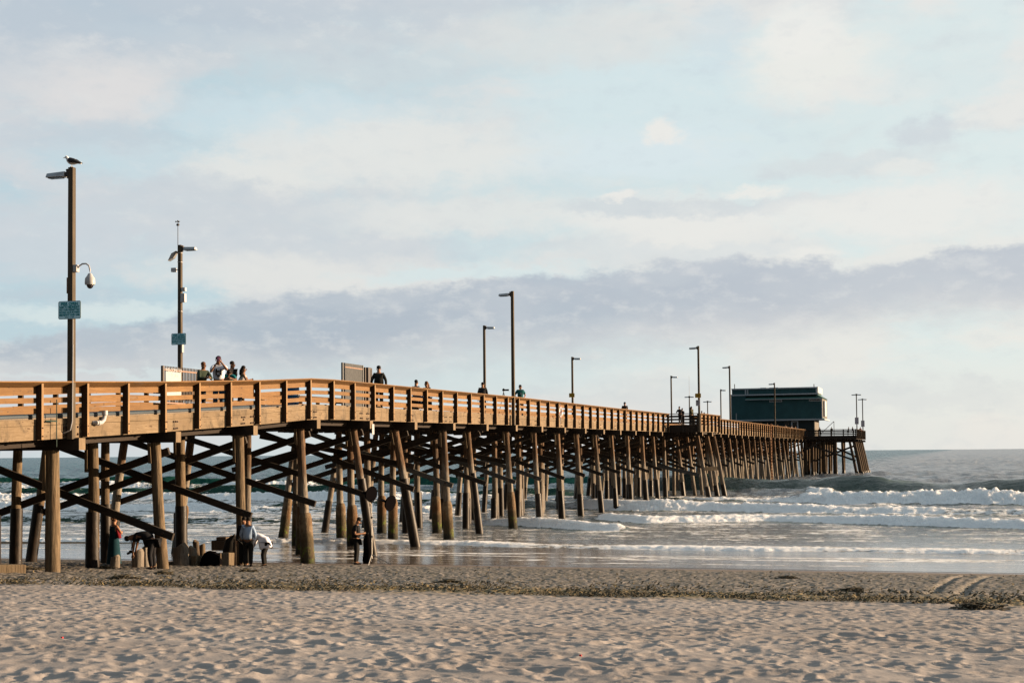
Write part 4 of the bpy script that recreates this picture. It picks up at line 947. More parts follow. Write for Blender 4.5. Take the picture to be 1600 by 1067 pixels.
# ------------------------------------------------------------------ the building at the end of the pier
def building():
    yb = 239.0; g = deckz(240)
    xl, xr = onY(1143, 640, yb).x, onY(1284.5, 640, yb).x; yk = yb+9.5
    zz = lambda py, px=1215: onY(px, py, yb).z
    root = thing('restaurant_building', 'dark green two-storey building with white trim at the seaward end of the pier', 'building', ((xl+xr)/2, yb, g))
    z_up, z_eave, z_par0, z_par1 = zz(656), zz(617.5), zz(615.0), zz(606)
    xg = onY(1272, 660, yb).x; xd = onY(1200, 660, yb).x
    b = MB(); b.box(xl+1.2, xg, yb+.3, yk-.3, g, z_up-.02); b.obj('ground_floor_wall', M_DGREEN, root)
    b = MB(); b.box(xg-.5, xg+.05, yb+.7, yk-2, g, z_up-.03); b.obj('side_wall', M_CREAM, root)
    b = MB(); b.box(xl, xr, yb, yk, z_up, zz(622)); up = b.obj('upper_wall', M_GREEN, root)
    b = MB(); b.box(xr+.002, xr+.03, yb+.25, yk-.25, z_up+.3, zz(624)); b.obj('sunlit_side_cladding', M_CREAM, root)
    b = MB(); b.box(xr+.03, xr+.35, yb+1.5, yb+4.5, z_up+.5, zz(627)); b.obj('bay_window', M_TRIM, root, bevel=.03)
    # sloped green eave band from the wall up to the parapet
    xm = onY(1165, 640, yb).x; xe = onY(1276, 610, yb).x; b = MB()
    b.hexa([(xm, yb-.35, zz(623)), (xr+.2, yb-.35, zz(623)), (xr+.2, yk, zz(623)), (xm, yk, zz(623)), (xm, yb+1.0, zz(617)), (xe, yb+1.0, zz(617)), (xe, yk, zz(617)), (xm, yk, zz(617))]); b.obj('roof_slope', M_GROOF, root)
    b = MB(); b.box(xl, xm, yb+.01, yk, zz(621.9), zz(617)); b.obj('stair_tower_wall', M_GREEN, root)
    b = MB(); b.box(xl+.05, xe, yb+.3, yk-1, zz(617), z_par1+.0); b.obj('parapet_wall', M_GREEN, root)
    T_ = MB(); t = .1
    T_.box(xl-.12, xr+.1, yb-.12, yb-.003, z_up-.12, z_up+.12); T_.box(xl-.25, xe+.35, yb-.1, yb+.29, zz(617.2), zz(615.0))
    T_.box(xl+.0, xe+.2, yb+.15, yb+.295, zz(607.5), zz(606)+.05); T_.box(xm-.1, xm+.12, yb+.1, yb+.29, zz(614.9), zz(607.6))
    T_.box(xm+.3, xm+.45, yb+.1, yb+.29, zz(614.9), zz(607.6)); T_.box(xe-.15, xe+.1, yb+.1, yb+.29, zz(614.9), zz(607.6))
    T_.box(xr-.12, xr+.06, yb-.06, yb-.003, z_up+.13, zz(623.5)); T_.box(xm, xr+.2, yb-.45, yb-.352, zz(624.2), zz(623.2)); T_.box(xl-.08, xl+.05, yb-.05, yb-.003, z_up+.13, zz(617.3))
    T_.box(xr+.06, xr+.4, yb-.1, yk, z_up-.1, z_up+.1); T_.box(xe+.01, xe+.2, yb+.3, yk-1, zz(615), z_par1+.05)
    T_.obj('white_trim', M_TRIM, root)
    for a_, b2 in ((1202, 1222), (1264, 1283)):
        x0, x1 = onY(a_, 627, yb).x, onY(b2, 627, yb).x; z0, z1_ = zz(628), zz(624.6)
        w = MB(); w.box(x0, x1, yb-.05, yb-.003, z0, z1_); wo = w.obj('window', M_TRIM, root)
        w = MB(); w.box(x0+.15, x1-.15, yb-.06, yb-.051, z0+.12, z1_-.12); w.obj('pane', M_WINDOW, wo)
    x0, x1 = onY(1236, 660, yb).x, onY(1247, 660, yb).x
    w = MB(); w.box(x0, x1, yb+.2, yb+.297, g, zz(658)); do = w.obj('door', M_TRIM, root)
    w = MB(); w.box(x0+.2, x1-.2, yb+.19, yb+.199, g+.3, zz(659.5)); w.obj('pane', M_WINDOW, do)
    w = MB(); w.box(onY(1225, 660, yb).x, x0-.3, yb+.25, yb+.297, g, zz(659)); w.obj('window', M_WINDOW, root)
    for px, h in ((1145, .9), (1270, .6)):
        w = MB(); xx = onY(px, 600, yb).x; w.tube([(xx, yb+2, z_par1-.2), (xx, yb+2, z_par1+h)], .07, 6); w.obj('vent_pipe', M_FENCE, root)
    for px in (1189, 1203, 1208):
        w = MB(); xx = onY(px, 600, yb).x; w.box(xx-.5, xx+.5, yb+3, yb+4, z_par1-.02, z_par1+.22); w.obj('roof_unit', M_GREYBOX, root)
    w = MB(); xx = onY(1152.5, 650, yb).x; w.box(xx-.06, xx+.06, yb-1.5, yb-1.4, g, zz(645)); tag(w.obj('white_post', M_WHITE), 'short white post in front of the green building near its left end', 'post')
building()

# ------------------------------------------------------------------ people
M_SKIN = cloth('skin', (.32, .17, .10), .6); M_SKIND = cloth('tanned_skin', (.19, .10, .06), .6); M_SKINL = cloth('light_skin', (.42, .25, .17), .6)
M_HAIR = cloth('dark_hair', (.012, .008, .006), .7); M_HAIRB = cloth('brown_hair', (.09, .04, .018), .7)
M_SHOE = cloth('dark_shoes', (.02, .018, .016), .6)
def skin_mesh(name, chains, m, parent, sub=1):
    """chains: list of lists of (co, rx, ry) ; vertices within 1 mm are shared so the surface stays one piece"""
    V = []; Rr = []; Ed = []
    def vi(c, r):
        c = Vector(c)
        for i, v in enumerate(V):
            if (v-c).length < .001: return i
        V.append(c); Rr.append(r); return len(V)-1
    for ch in chains:
        prev = None
        for c, rx, ry in ch:
            i = vi(c, (rx, ry))
            if prev is not None and prev != i: Ed.append((prev, i))
            prev = i
    me = bpy.data.meshes.new(name); me.from_pydata(V, Ed, []); o = bpy.data.objects.new(name, me); COL.objects.link(o)
    md = o.modifiers.new('Skin', 'SKIN'); md.use_smooth_shade = True
    if not me.skin_vertices: 
        bpy.context.view_layer.objects.active = o
    sv = me.skin_vertices[0].data; kf = 1.2 if name in ('shirt', 'trousers') else 1.08
    for i, r in enumerate(Rr): sv[i].radius = (r[0]*kf, r[1]*kf); sv[i].use_root = (i == 0)
    ss = o.modifiers.new('Sub', 'SUBSURF'); ss.levels = sub; ss.render_levels = sub
    dg = bpy.context.evaluated_depsgraph_get(); nm = bpy.data.meshes.new_from_object(o.evaluated_get(dg)); bpy.data.objects.remove(o)
    nm.name = name; nm.materials.clear(); nm.materials.append(m); nm.polygons.foreach_set('use_smooth', [True]*len(nm.polygons))
    o = bpy.data.objects.new(name, nm); COL.objects.link(o); o.parent = parent; return o
STAND = dict(pelvis=(0, 0, .96), waist=(0, 0, 1.10), chest=(0, 0, 1.32), neck=(0, -.01, 1.47), head0=(0, .01, 1.56), head1=(0, .02, 1.64),
             shL=(-.17, 0, 1.41), elL=(-.24, -.03, 1.12), wrL=(-.25, .04, .87), shR=(.17, 0, 1.41), elR=(.24, -.03, 1.12), wrR=(.25, .04, .87),
             hipL=(-.085, 0, .90), knL=(-.10, .02, .50), anL=(-.11, -.02, .09), hipR=(.085, 0, .90), knR=(.10, .02, .50), anR=(.11, -.02, .09))
def shift(base, keys, d):
    r = dict(base)
    for k in keys: r[k] = tuple(Vector(r[k])+Vector(d))
    return r
UP = ('chest', 'neck', 'head0', 'head1', 'shL', 'shR', 'elL', 'elR', 'wrL', 'wrR')
def person(label, cat_loc, face_deg, pose=None, h=1.75, top=None, sleeve='long', legs=None, hair='short', skin=None, hairm=None, shoes=None, group=None, detail=True, dress=None, cap=None, wide=1.0, faces=True):
    """face_deg: heading, clockwise from +Y, in the pier frame"""
    J = dict(STAND); J.update(pose or {}); J = {k: Vector(v) for k, v in J.items()}
    root = thing('person', label, 'person', cat_loc, group, rz=-radians(face_deg), local=True); root.scale = (h/1.75,)*3
    sk = skin or M_SKIN; w = wide
    t = [(J['pelvis'], .13*w, .10*w), (J['waist'], .12*w, .09*w), (J['chest'], .15*w, .105*w), (J['neck'], .052, .055), (J['head0'], .072, .085), (J['head1'], .078, .095)]
    fwd = (J['head1']-J['head0']).cross(Vector((1, 0, 0))); fwd = fwd.normalized()
    C_ = [t]
    for s_ in 'LR':
        C_.append([t[2], (J['sh'+s_], .052, .052), (J['el'+s_], .038, .038), (J['wr'+s_], .026, .026)])
        C_.append([t[0], (J['hip'+s_], .085, .09), (J['kn'+s_], .056, .058), (J['an'+s_], .036, .038), (J['an'+s_]+Vector((0, .13, -.055)), .035, .022)])
    for s_ in 'LR':          # hand: palm, four fingers, thumb
        d = (J['wr'+s_]-J['el'+s_]).normalized(); side = d.cross(Vector((1, 0, 0))); side = side.normalized() if side.length > .2 else Vector((0, 1, 0))
        nrm = d.cross(side).normalized(); palm = J['wr'+s_]+d*.075
        C_[1 if s_ == 'L' else 3].append((palm, .036, .018))
        if detail:
            for i, (o_, L) in enumerate(((-.027, .062), (-.009, .075), (.009, .072), (.027, .055))):
                C_.append([(palm, .036, .018), (palm+d*.035+side*o_, .010, .010), (palm+d*(.035+L*.55)+side*o_*1.1+nrm*.006, .009, .009), (palm+d*(.03+L*.95)+side*o_*1.1+nrm*.025, .007, .007)])
            C_.append([(palm, .036, .018), (palm+side*.040+d*.005, .011, .011), (palm+side*.052+d*.045+nrm*.01, .009, .009)])
    body = skin_mesh('body', C_, sk, root, 1)
    hd = J['head1']; ax = (J['head1']-J['head0']).normalized(); R3 = Matrix((ax.cross(fwd)*-1, fwd, ax)).transposed() if True else None
    hm = hairm or M_HAIR
    b = MB(); b.ball(hd+ax*.036-fwd*.036, .086, .088, .080, 14, 10, R3)
    if hair == 'long': b.tube([hd-fwd*.05, hd-fwd*.085-ax*.10, hd-fwd*.09-ax*.22+Vector((0, 0, -.03)), hd-fwd*.09-ax*.16+Vector((0, 0, -.18))], [.085, .095, .085, .03], 10)
    if hair == 'bun': b.ball(hd-fwd*.11+ax*.02, .045, .045, .045, 8, 6)
    b.obj('hair', hm, body, smooth=True)
    if detail and faces:
        b = MB(); b.tube([hd+fwd*.088-ax*.005, hd+fwd*.112-ax*.045, hd+fwd*.092-ax*.052], [.010, .016, .010], 8); 
        b.obj('nose', sk, body, smooth=True)
        for s_ in (-1, 1):
            b = MB(); b.ball(hd+Vector((s_*.088, 0, 0))-ax*.03, .014, .022, .032, 8, 6, R3); b.obj('ear', sk, body, smooth=True)
            b = MB(); b.ball(hd+ax.cross(fwd)*s_*.032+fwd*.090+ax*.002, .014, .008, .008, 8, 6, R3); b.obj('eye', M_HAIR, body, smooth=True)
        b = MB(); b.ball(hd+fwd*.086-ax*.075, .024, .008, .007, 8, 6, R3); b.obj('mouth', mat('lips', (.25, .08, .06), .5), body, smooth=True)
    if cap:
        b = MB(); b.ball(hd+ax*.045-fwd*.01, .094, .106, .082, 14, 8, R3); b.beam(hd+ax*.045+fwd*.07, hd+ax*.035+fwd*.17, .13, .012, ax); b.obj('cap', cap, body, smooth=True)
    up = (J['chest']-J['waist']).normalized()
    if top:
        tc = [(J['pelvis']+Vector((0, 0, -.03)), .152*w, .122*w), (J['waist'], .142*w, .112*w), (J['chest'], .172*w, .128*w), (J['chest'].lerp(J['neck'], .6), .10, .085)]
        cc = [tc]
        for s_ in 'LR':
            sh, e_, wr = J['sh'+s_], J['el'+s_], J['wr'+s_]
            c_ = [tc[2], (sh, .070, .068)]
            if sleeve == 'long': c_ += [(e_, .052, .052), (e_.lerp(wr, .92), .038, .038)]
            elif sleeve == 'short': c_ += [(sh.lerp(e_, .72), .062, .062)]
            if sleeve: cc.append(c_)
        skin_mesh('shirt', cc, top, body, 1)
    if legs:
        lc = []
        for s_ in 'LR': lc.append([(J['pelvis']+Vector((0, 0, .03)), .142*w, .115*w), (J['hip'+s_], .098, .102), (J['kn'+s_], .072, .074), (J['an'+s_]+Vector((0, 0, .0)), .058, .062)])
        skin_mesh('trousers', lc, legs, body, 1)
    if dress:
        b = MB(); z = [1.40, 1.30, 1.12, .96, .7, .4, .12]; r_ = [.13, .16, .135, .17, .20, .23, .26]
        b.tube([(0, 0, a) for a in z], r_, 16); b.obj('dress', dress, body, smooth=True)
    if shoes is not False:
        for s_ in 'LR':
            a_ = J['an'+s_]; b = MB(); b.tube([a_+Vector((0, -.05, -.04)), a_+Vector((0, .03, -.045)), a_+Vector((0, .12, -.06)), a_+Vector((0, .17, -.065))], [.045, .05, .042, .02], 8); b.obj('shoe', shoes or M_SHOE, body, smooth=True)
    return root
def deck_pt(px, X):
    y = onX(px, 620, X).y; return (X, y, deckz(y)-.012)
def sand_y(px, Y): p = onY(px, 880, Y); return (p.x, Y, gz(0, Y)-.01)
def sand_pt(px, py):
    p = on_ground(px, py); return (p.x, p.y, p.z-.01)
CAMDIR = 157.   # heading that faces the camera from the near piles
lean = shift(STAND, UP, (0, .16, -.05)); lean.update(waist=(0, .05, 1.09))
armsrail = dict(lean, elL=(-.24, .30, 1.10), wrL=(-.10, .42, 1.13), elR=(.24, .30, 1.10), wrR=(.10, .42, 1.13))
# on the deck, leaning over the near railing
DG = 'people standing along the pier deck'
person('woman in a dark green jacket with her arms folded at the near railing', deck_pt(314, -.50), 118, armsrail, 1.66, cloth('green_jacket', (.035, .05, .035)), 'long', cloth('dark_jeans', (.02, .022, .03)), 'bun', M_SKIND, M_HAIRB, group=DG, wide=1.15)
photo = dict(STAND, elL=(-.28, .20, 1.28), wrL=(-.09, .26, 1.52), elR=(.26, .22, 1.20), wrR=(.05, .24, 1.52))
pj = person('man in a white jersey raising a pink phone to his face at the railing', deck_pt(341.5, -.55), 150, photo, 1.83, cloth('white_jersey', (.60, .62, .68)), 'short', cloth('blue_jeans', (.03, .06, .10)), 'short', M_SKIND, group=DG, wide=1.15)
b = MB(); b.hexa([(.03-.075, .148, 1.08), (.03+.02, .150, 1.08), (.03+.02, .156, 1.26), (.03-.075, .154, 1.26), (.03-.075, .158, 1.08), (.02+.03, .160, 1.08), (.03+.02, .166, 1.26), (.03-.075, .164, 1.26)]); b = MB()
b.box(-.10, -.05, .120, .175, 1.12, 1.32); b.box(.05, .10, .120, .175, 1.12, 1.32); b.box(-.049, .049, .120, .172, 1.06, 1.13); b.box(-.049, .049, .125, .172, 1.22, 1.27); b.obj('jersey_print', M_BLACK, pj)
ph = MB(); M_PINK = cloth('pink_case', (.36, .13, .24), .6); pl_ = deck_pt(341.5, -.55)
hp = thing('phone', 'pink phone held up in front of the face of the man in the white jersey', 'phone', pl_, rz=-radians(150), local=True); hp.scale = (1.045,)*3
ph.box(-.05, .04, .30, .312, 1.57, 1.70); ph.obj('case', M_PINK, hp, bevel=.004); ph = MB(); ph.box(.045, .10, .285, .31, 1.62, 1.69); ph.obj('flap', M_BLACK, hp, bevel=.004)
person('person in a black top half hidden behind the man in the white jersey', deck_pt(357.5, -1.0), 100, lean, 1.72, cloth('black_top', (.012, .012, .014)), 'short', cloth('black_trousers', (.012, .012, .012)), 'short', M_SKIND, group=DG)
bend = dict(shift(STAND, UP, (0, .42, -.20)), waist=(0, .12, 1.07), head0=(0, .62, 1.28), head1=(0, .70, 1.29), elL=(-.26, .55, 1.02), wrL=(-.10, .68, 1.08), elR=(.26, .55, 1.02), wrR=(.10, .68, 1.08))
person('person in a teal shirt bent low over the railing in front of the others', deck_pt(357, -.85), 150, bend, 1.66, cloth('teal_shirt', (.01, .13, .15)), 'short', cloth('dark_shorts', (.02, .03, .04)), 'short', M_SKIND, group=DG)
person('woman with long dark hair and a pale top resting her arms on the railing', deck_pt(374.5, -.62), 70, armsrail, 1.55, cloth('pale_top', (.45, .42, .42)), None, cloth('dark_leggings', (.015, .015, .02)), 'long', M_SKIND, group=DG)
person('man in black jacket and cap, back turned, right of the grey gate', deck_pt(592, -.75), -18, dict(STAND, elL=(-.29, -.02, 1.14), elR=(.29, -.02, 1.14), wrL=(-.30, .0, .88), wrR=(.30, 0, .88)), 1.88, cloth('black_jacket', (.014, .014, .012)), 'long', cloth('black_trousers', (.012, .012, .012)), 'short', M_SKIN, cap=M_BLACK, group=DG, wide=1.3)
sit = dict(pelvis=(0, 0, .50), waist=(0, 0, .64), chest=(0, .02, .86), neck=(0, .02, 1.01), head0=(0, .05, 1.10), head1=(0, .07, 1.18), shL=(-.17, .02, .95), shR=(.17, .02, .95), elL=(-.24, .08, .70), elR=(.24, .08, .70), wrL=(-.12, .30, .64), wrR=(.12, .30, .64),
           hipL=(-.09, .02, .46), hipR=(.09, .02, .46), knL=(-.12, .44, .47), knR=(.12, .44, .47), anL=(-.12, .46, .09), anR=(.12, .46, .09))
M_NAVY = cloth('navy_jeans', (.015, .03, .06))
bh = thing('bench', 'low bench behind the railing under the two seated people', 'bench', (-.9, onX(658, 620, -.9).y, deckz(62)), local=True)
b = MB(); b.box(-.22, .22, -1.1, 1.1, .52, .57); b.obj('seat', M_DECK, bh)
for s_ in (-.9, .9): b = MB(); b.box(-.2, .2, s_-.04, s_+.04, 0, .519); b.obj('leg', M_DARK, bh)
p_ = onX(650, 620, -.9); person('seated person in sunglasses and a blue-grey top turned to the woman with long hair', (-.92, p_.y, deckz(p_.y)+.12), 20, sit, 1.80, cloth('bluegrey_top', (.08, .12, .15)), 'long', M_NAVY, 'short', M_SKIN, group=DG)
p_ = onX(668, 620, -.9); person('seated woman with long brown hair and a dark top facing left', (-.92, p_.y, deckz(p_.y)+.12), 200, sit, 1.78, cloth('slate_top', (.03, .045, .05)), 'long', M_NAVY, 'long', M_SKIN, M_HAIRB, group=DG)
person('person in a black top with back turned below the far lamp post', deck_pt(754, -.65), -15, lean, 1.74, cloth('black_top', (.012, .012, .014)), 'long', M_NAVY, 'short', M_SKIN, group=DG, wide=1.1)
hips = dict(STAND, elL=(-.32, -.10, 1.14), wrL=(-.17, .02, 1.00), elR=(.32, -.08, 1.14), wrR=(.17, .05, 1.0))
mt = person('man in a teal t-shirt with a hand on his hip beside the lamp post', deck_pt(813, -.55), 150, hips, 1.80, cloth('teal_tshirt', (.01, .085, .09)), 'short', cloth('dark_jeans', (.02, .022, .03)), 'short', M_SKIN, group=DG)
b = MB()
for i, (x_, z_) in enumerate(((-.06, 1.26), (0, 1.28), (-.045, 1.2), (.03, 1.22), (-.02, 1.15), (-.07, 1.17))): b.box(x_-.02, x_+.015, .126, .142, z_-.014, z_+.016)
b.obj('shirt_print', M_WHITE, mt)
person('man in a black t-shirt and cap alone on the deck before the fishing bay', deck_pt(976, -1.6), 160, STAND, 1.74, cloth('black_top', (.012, .012, .014)), 'short', M_NAVY, 'short', M_SKIN, cap=M_BLACK, group=DG, wide=1.25)
# camera on tripod
tp = deck_pt(787, -.8)
tr = thing('camera_tripod', 'black camera with a long lens on a small tripod above the railing', 'tripod', tp, rz=radians(0), local=True)
for a in (90, 210, 330): b = MB(); b.tube([(.30*cos(radians(a)), .30*sin(radians(a)), 0), (.02*cos(radians(a)), .02*sin(radians(a)), 1.25)], .018, 6); b.obj('leg', M_BLACK, tr)
b = MB(); b.tube([(0, 0, 1.2), (0, 0, 1.36)], .025, 8); b.obj('column', M_BLACK, tr)
b = MB(); b.box(-.07, .07, -.05, .05, 1.36, 1.47); b.box(-.03, .03, -.03, .03, 1.47, 1.51); cb_ = b.obj('camera_body', M_BLACK, tr, bevel=.008)
b = MB(); b.tube([(.06, 0, 1.41), (.30, .03, 1.41)], [.045, .05], 12); b.obj('lens', M_BLACK, cb_, smooth=True)
# the fishing bay and beyond: small figures
FG = 'small figures far out on the pier'
far_cl = [cloth('f_black', (.012, .012, .014)), cloth('f_red', (.22, .04, .03)), cloth('f_grey', (.14, .15, .17)), cloth('f_pale', (.45, .38, .34)), cloth('f_olive', (.05, .05, .03)), M_NAVY]
for px, X, hd_, h_, t_, hr, lb in (
    (1062.5, 1.9, 200, 1.5, 0, 'short', 'left one of two dark figures close together at the fishing bay rail'),
    (1066.5, 1.6, 190, 1.42, 0, 'short', 'right one of two dark figures close together at the fishing bay rail'),
    (1080, 1.7, 120, 1.62, 4, 'long', 'woman with long hair between the dark pair and the fishing bay lamp post'),
    (1096, .9, -20, 1.45, 2, 'short', 'figure with a pale grey backpack just right of the fishing bay lamp post'),
    (1100, .5, -10, 1.4, 1, 'short', 'figure in dark red right beside the one with the grey backpack')):
    q = deck_pt(px, X); pr = person(lb, q, hd_, armsrail if 'dark figures' in lb else STAND, h_, far_cl[t_], 'long', far_cl[0], hr, M_SKIND, group=FG, detail=False)
    if 'backpack' in lb: b = MB(); b.box(-.15, .15, -.30, -.12, 1.05, 1.5); b.obj('backpack', M_GREYBOX, pr, bevel=.04)
for px, X, t_, h_, lb in ((1188, -3.5, 4, 1.7, 'figure in olive at the left of the crowd before the green building'), (1198, -3.2, 1, 1.75, 'figure in dark red second from left before the green building'),
    (1206, -2.6, 1, 1.6, 'figure in red near the lamp post before the green building'), (1214, -2.8, 0, 1.65, 'black-clad figure right of the lamp post before the green building'),
    (1226.5, -2.2, 3, 1.7, 'figure in a pale pink top before the green building door'), (1236, -1.8, 2, 1.65, 'figure in grey-white standing by the white door'), (1242, -1.6, 0, 1.6, 'black-clad figure right of the white door')):
    person(lb, deck_pt(px, X), random.uniform(0, 360), STAND, h_, far_cl[t_], 'long', far_cl[0], 'short', M_SKIN, group=FG, detail=False)
for px, dp, t_, lb in ((1299, 236, 4, 'crouched dark figure at the platform rail right of the building'), (1333.5, 236, 0, 'dark figure left of the platform corner lamp posts'), (1345, 240, 1, 'reddish figure at the outermost platform corner'), (1325, 238, 0, 'stooping dark figure on the platform between building and lamp posts'), (1282, 237, 0, 'dark figure at the foot of the stair rail')):
    q = at_px(px, 685, dp); person(lb, (q.x, max(q.y, END[0]+.6), deckz(240)), random.uniform(0, 360), lean, 1.5, far_cl[t_], 'long', far_cl[0], 'short', M_SKIND, group=FG, detail=False)

# under the pier, on the sand
BG = 'people on the sand under the pier'
wd = person('woman in a long teal dress and red shawl behind the lowest diagonal brace', sand_y(178, 41.), 20, dict(STAND, elL=(-.25, .05, 1.16), wrL=(-.08, .2, 1.15), elR=(.26, .10, 1.18), wrR=(.12, .24, 1.2)), 1.66, cloth('teal_wrap', (.005, .035, .05)), None, None, 'bun', M_SKIN, M_HAIRB, shoes=None, group=BG, dress=cloth('teal_dress', (.004, .028, .040)))
b = MB(); b.hexa([(.10, .02, 1.02), (.30, -.02, .98), (.32, .10, 1.0), (.12, .14, 1.03), (.08, -.02, 1.42), (.17, -.06, 1.40), (.19, .06, 1.40), (.10, .08, 1.42)]); b.obj('shawl', cloth('red_shawl', (.16, .010, .016)), wd, bevel=.03)
bow = dict(pelvis=(0, -.12, .92), waist=(0, .04, 1.02), chest=(0, .28, 1.06), neck=(0, .44, 1.02), head0=(0, .52, .97), head1=(0, .60, .93), shL=(-.16, .34, 1.04), shR=(.16, .34, 1.04), elL=(-.17, .40, .76), elR=(.17, .38, .76), wrL=(-.10, .44, .52), wrR=(.10, .42, .52),
           hipL=(-.09, -.12, .86), hipR=(.09, -.12, .86), knL=(-.12, -.06, .48), knR=(.12, -.10, .48), anL=(-.13, -.12, .09), anR=(.13, -.14, .09))
q = sand_y(232, 38.6)
person('man in black bent double over a stump with a camera hanging from his neck', q, -107, bow, 1.80, cloth('black_tshirt', (.010, .010, .012)), 'short', cloth('black_shorts', (.012, .012, .014)), 'short', M_SKIND, group=BG, wide=1.35)
cm_ = thing('hanging_camera', 'black camera dangling on a strap from the bent man\'s neck', 'camera', q, rz=radians(107), local=True)
b = MB(); b.tube([(.0, .50, 1.0), (.0, .53, .62)], .010, 6); b.tube([(.03, .47, 1.0), (.02, .53, .62)], .010, 6); b.obj('strap', M_BLACK, cm_)
b = MB(); b.box(-.05, .05, .47, .59, .52, .61); b.tube([(0, .56, .55), (0, .66, .50)], .04, 10); b.obj('body', M_BLACK, cm_, bevel=.01)
person('man in a light blue shirt and dark trousers seen from behind beside a pile', sand_y(387.5, 43.3), -10, dict(STAND, elL=(-.27, .02, 1.14), wrL=(-.24, .16, .95), elR=(.27, .0, 1.14), wrR=(.25, .06, .90), head0=(0, .05, 1.56), head1=(0, .08, 1.63)), 1.68, cloth('light_blue_shirt', (.27, .36, .50)), 'long', cloth('black_trousers', (.012, .012, .012)), 'short', M_SKIND, group=BG, wide=1.25)
person('person facing the man in the light blue shirt and mostly hidden behind him', sand_y(381.5, 43.75), 165, STAND, 1.70, cloth('black_top', (.012, .012, .014)), 'long', cloth('black_trousers', (.012, .012, .012)), 'short', M_SKIN, group=BG)
bow2 = dict(pelvis=(0, -.14, .90), waist=(0, -.02, 1.02), chest=(0, .20, 1.12), neck=(0, .33, 1.18), head0=(0, .40, 1.16), head1=(0, .46, 1.14), shL=(-.16, .22, 1.16), shR=(.16, .22, 1.16), elL=(-.20, .34, .90), elR=(.20, .34, .90), wrL=(-.10, .40, .70), wrR=(.10, .40, .70),
           hipL=(-.09, -.12, .84), hipR=(.09, -.12, .84), knL=(-.11, .0, .48), knR=(.11, .0, .48), anL=(-.12, -.05, .09), anR=(.12, -.05, .09))
pw = person('person in loose white shirt bent forward beside the man in light blue', sand_y(411.5, 43.6), -105, bow2, 1.62, cloth('white_shirt', (.62, .62, .68)), 'long', cloth('black_trousers', (.012, .012, .012)), 'short', M_SKIND, group=BG, wide=1.2)
b = MB(); b.hexa([(-.2, -.34, .72), (.2, -.34, .72), (.2, .1, .62), (-.2, .1, .62), (-.19, -.16, 1.10), (.19, -.16, 1.10), (.19, .2, 1.16), (-.19, .2, 1.16)]); b.obj('shirt_tail', cloth('white_shirt', (.62, .62, .68)), pw, smooth=True, bevel=.06)
phone_pose = dict(STAND, elL=(-.25, .02, 1.12), wrL=(-.08, .20, 1.12), elR=(.25, .0, 1.12), wrR=(.08, .22, 1.14), neck=(0, .01, 1.47), head0=(0, .06, 1.55), head1=(0, .11, 1.61))
q = sand_pt(557, 881.5)
person('man in black looking down at a phone next to the light stand', q, 78, phone_pose, 1.78, cloth('black_tshirt', (.010, .010, .012)), 'short', cloth('black_trousers', (.012, .012, .012)), 'short', M_SKIN, group=BG, wide=1.3)
hp = thing('phone', 'dark phone in the hands of the man in black by the light stand', 'phone', q, rz=-radians(78), local=True)
b = MB(); b.hexa([(-.04, .36, 1.12), (.04, .36, 1.12), (.04, .46, 1.16), (-.04, .46, 1.16), (-.04, .36, 1.135), (.04, .36, 1.135), (.04, .46, 1.175), (-.04, .46, 1.175)]); b.obj('handset', M_BLACK, hp)

M_FLOCK = mat('black_fabric', (.004, .0035, .004), 1., None, 0.)
# photographer's light stand with two dish reflectors and a black bag
q = sand_pt(581, 882.5); S_ = thing('light_stand', 'tall light stand with two black dish reflectors and pale splayed legs', 'light stand', q, local=True)
M_STEEL = mat('steel_tube', (.5, .48, .45), .45, metal_fn((0.200, 0.192, 0.180), .2), .5, .7)
b = MB(); b.tube([(0, 0, .25), (0, 0, 2.35)], [.022, .016], 8); b.tube([(0, 0, 2.3), (0, 0, 2.5)], .022, 8); b.obj('column', M_STEEL, S_)
for z in (1.05, 1.75, 2.33): b = MB(); b.tube([(0, 0, z-.04), (0, 0, z+.04)], .04, 8); b.tube([(0, 0, z), (.08, -.02, z)], .015, 6); b.obj('clamp', M_BLACK, S_)
for dx, dy in ((.75, .05), (-.25, .45), (.05, -.45)): b = MB(); b.tube([(0, 0, .40), (dx*.5, dy*.5, .22), (dx, dy, .03)], .018, 6); b.tube([(0, 0, .12), (dx*.5, dy*.5, .22)], .012, 6); b.obj('leg', M_STEEL, S_)
b = MB(); b.beam((-.3, 0, 2.46), (.55, .1, 2.36), .03, .03); b.obj('boom', M_BLACK, S_)
for c_, dr in ((Vector((-.08, -.02, 2.62)), Vector((-.85, .35, .12))), (Vector((.62, .1, 2.30)), Vector((-.9, .30, .25)))):
    dr.normalize(); b = MB()
    b.tube([c_+dr*.30, c_+dr*.12, c_+dr*.06, c_-dr*.05, c_-dr*.12, c_-dr*.13], [.045, .05, .12, .26, .30, .29], 20); b.obj('dish_reflector', M_FLOCK, S_, smooth=True)
q2_ = sand_pt(574, 880); b = MB()
b.tube([(q2_[0]-.02, q2_[1], q2_[2]), (q2_[0], q2_[1], q2_[2]+.12), (q2_[0]+.02, q2_[1], q2_[2]+.5), (q2_[0]-.03, q2_[1], q2_[2]+.95), (q2_[0]-.02, q2_[1], q2_[2]+1.16)], [.16, .19, .17, .13, .05], 10, jit=.08)
tag(b.obj('black_cloth_bag', M_FLOCK, smooth=True), 'black cloth bag hanging upright between the man with the phone and the light stand', 'bag')

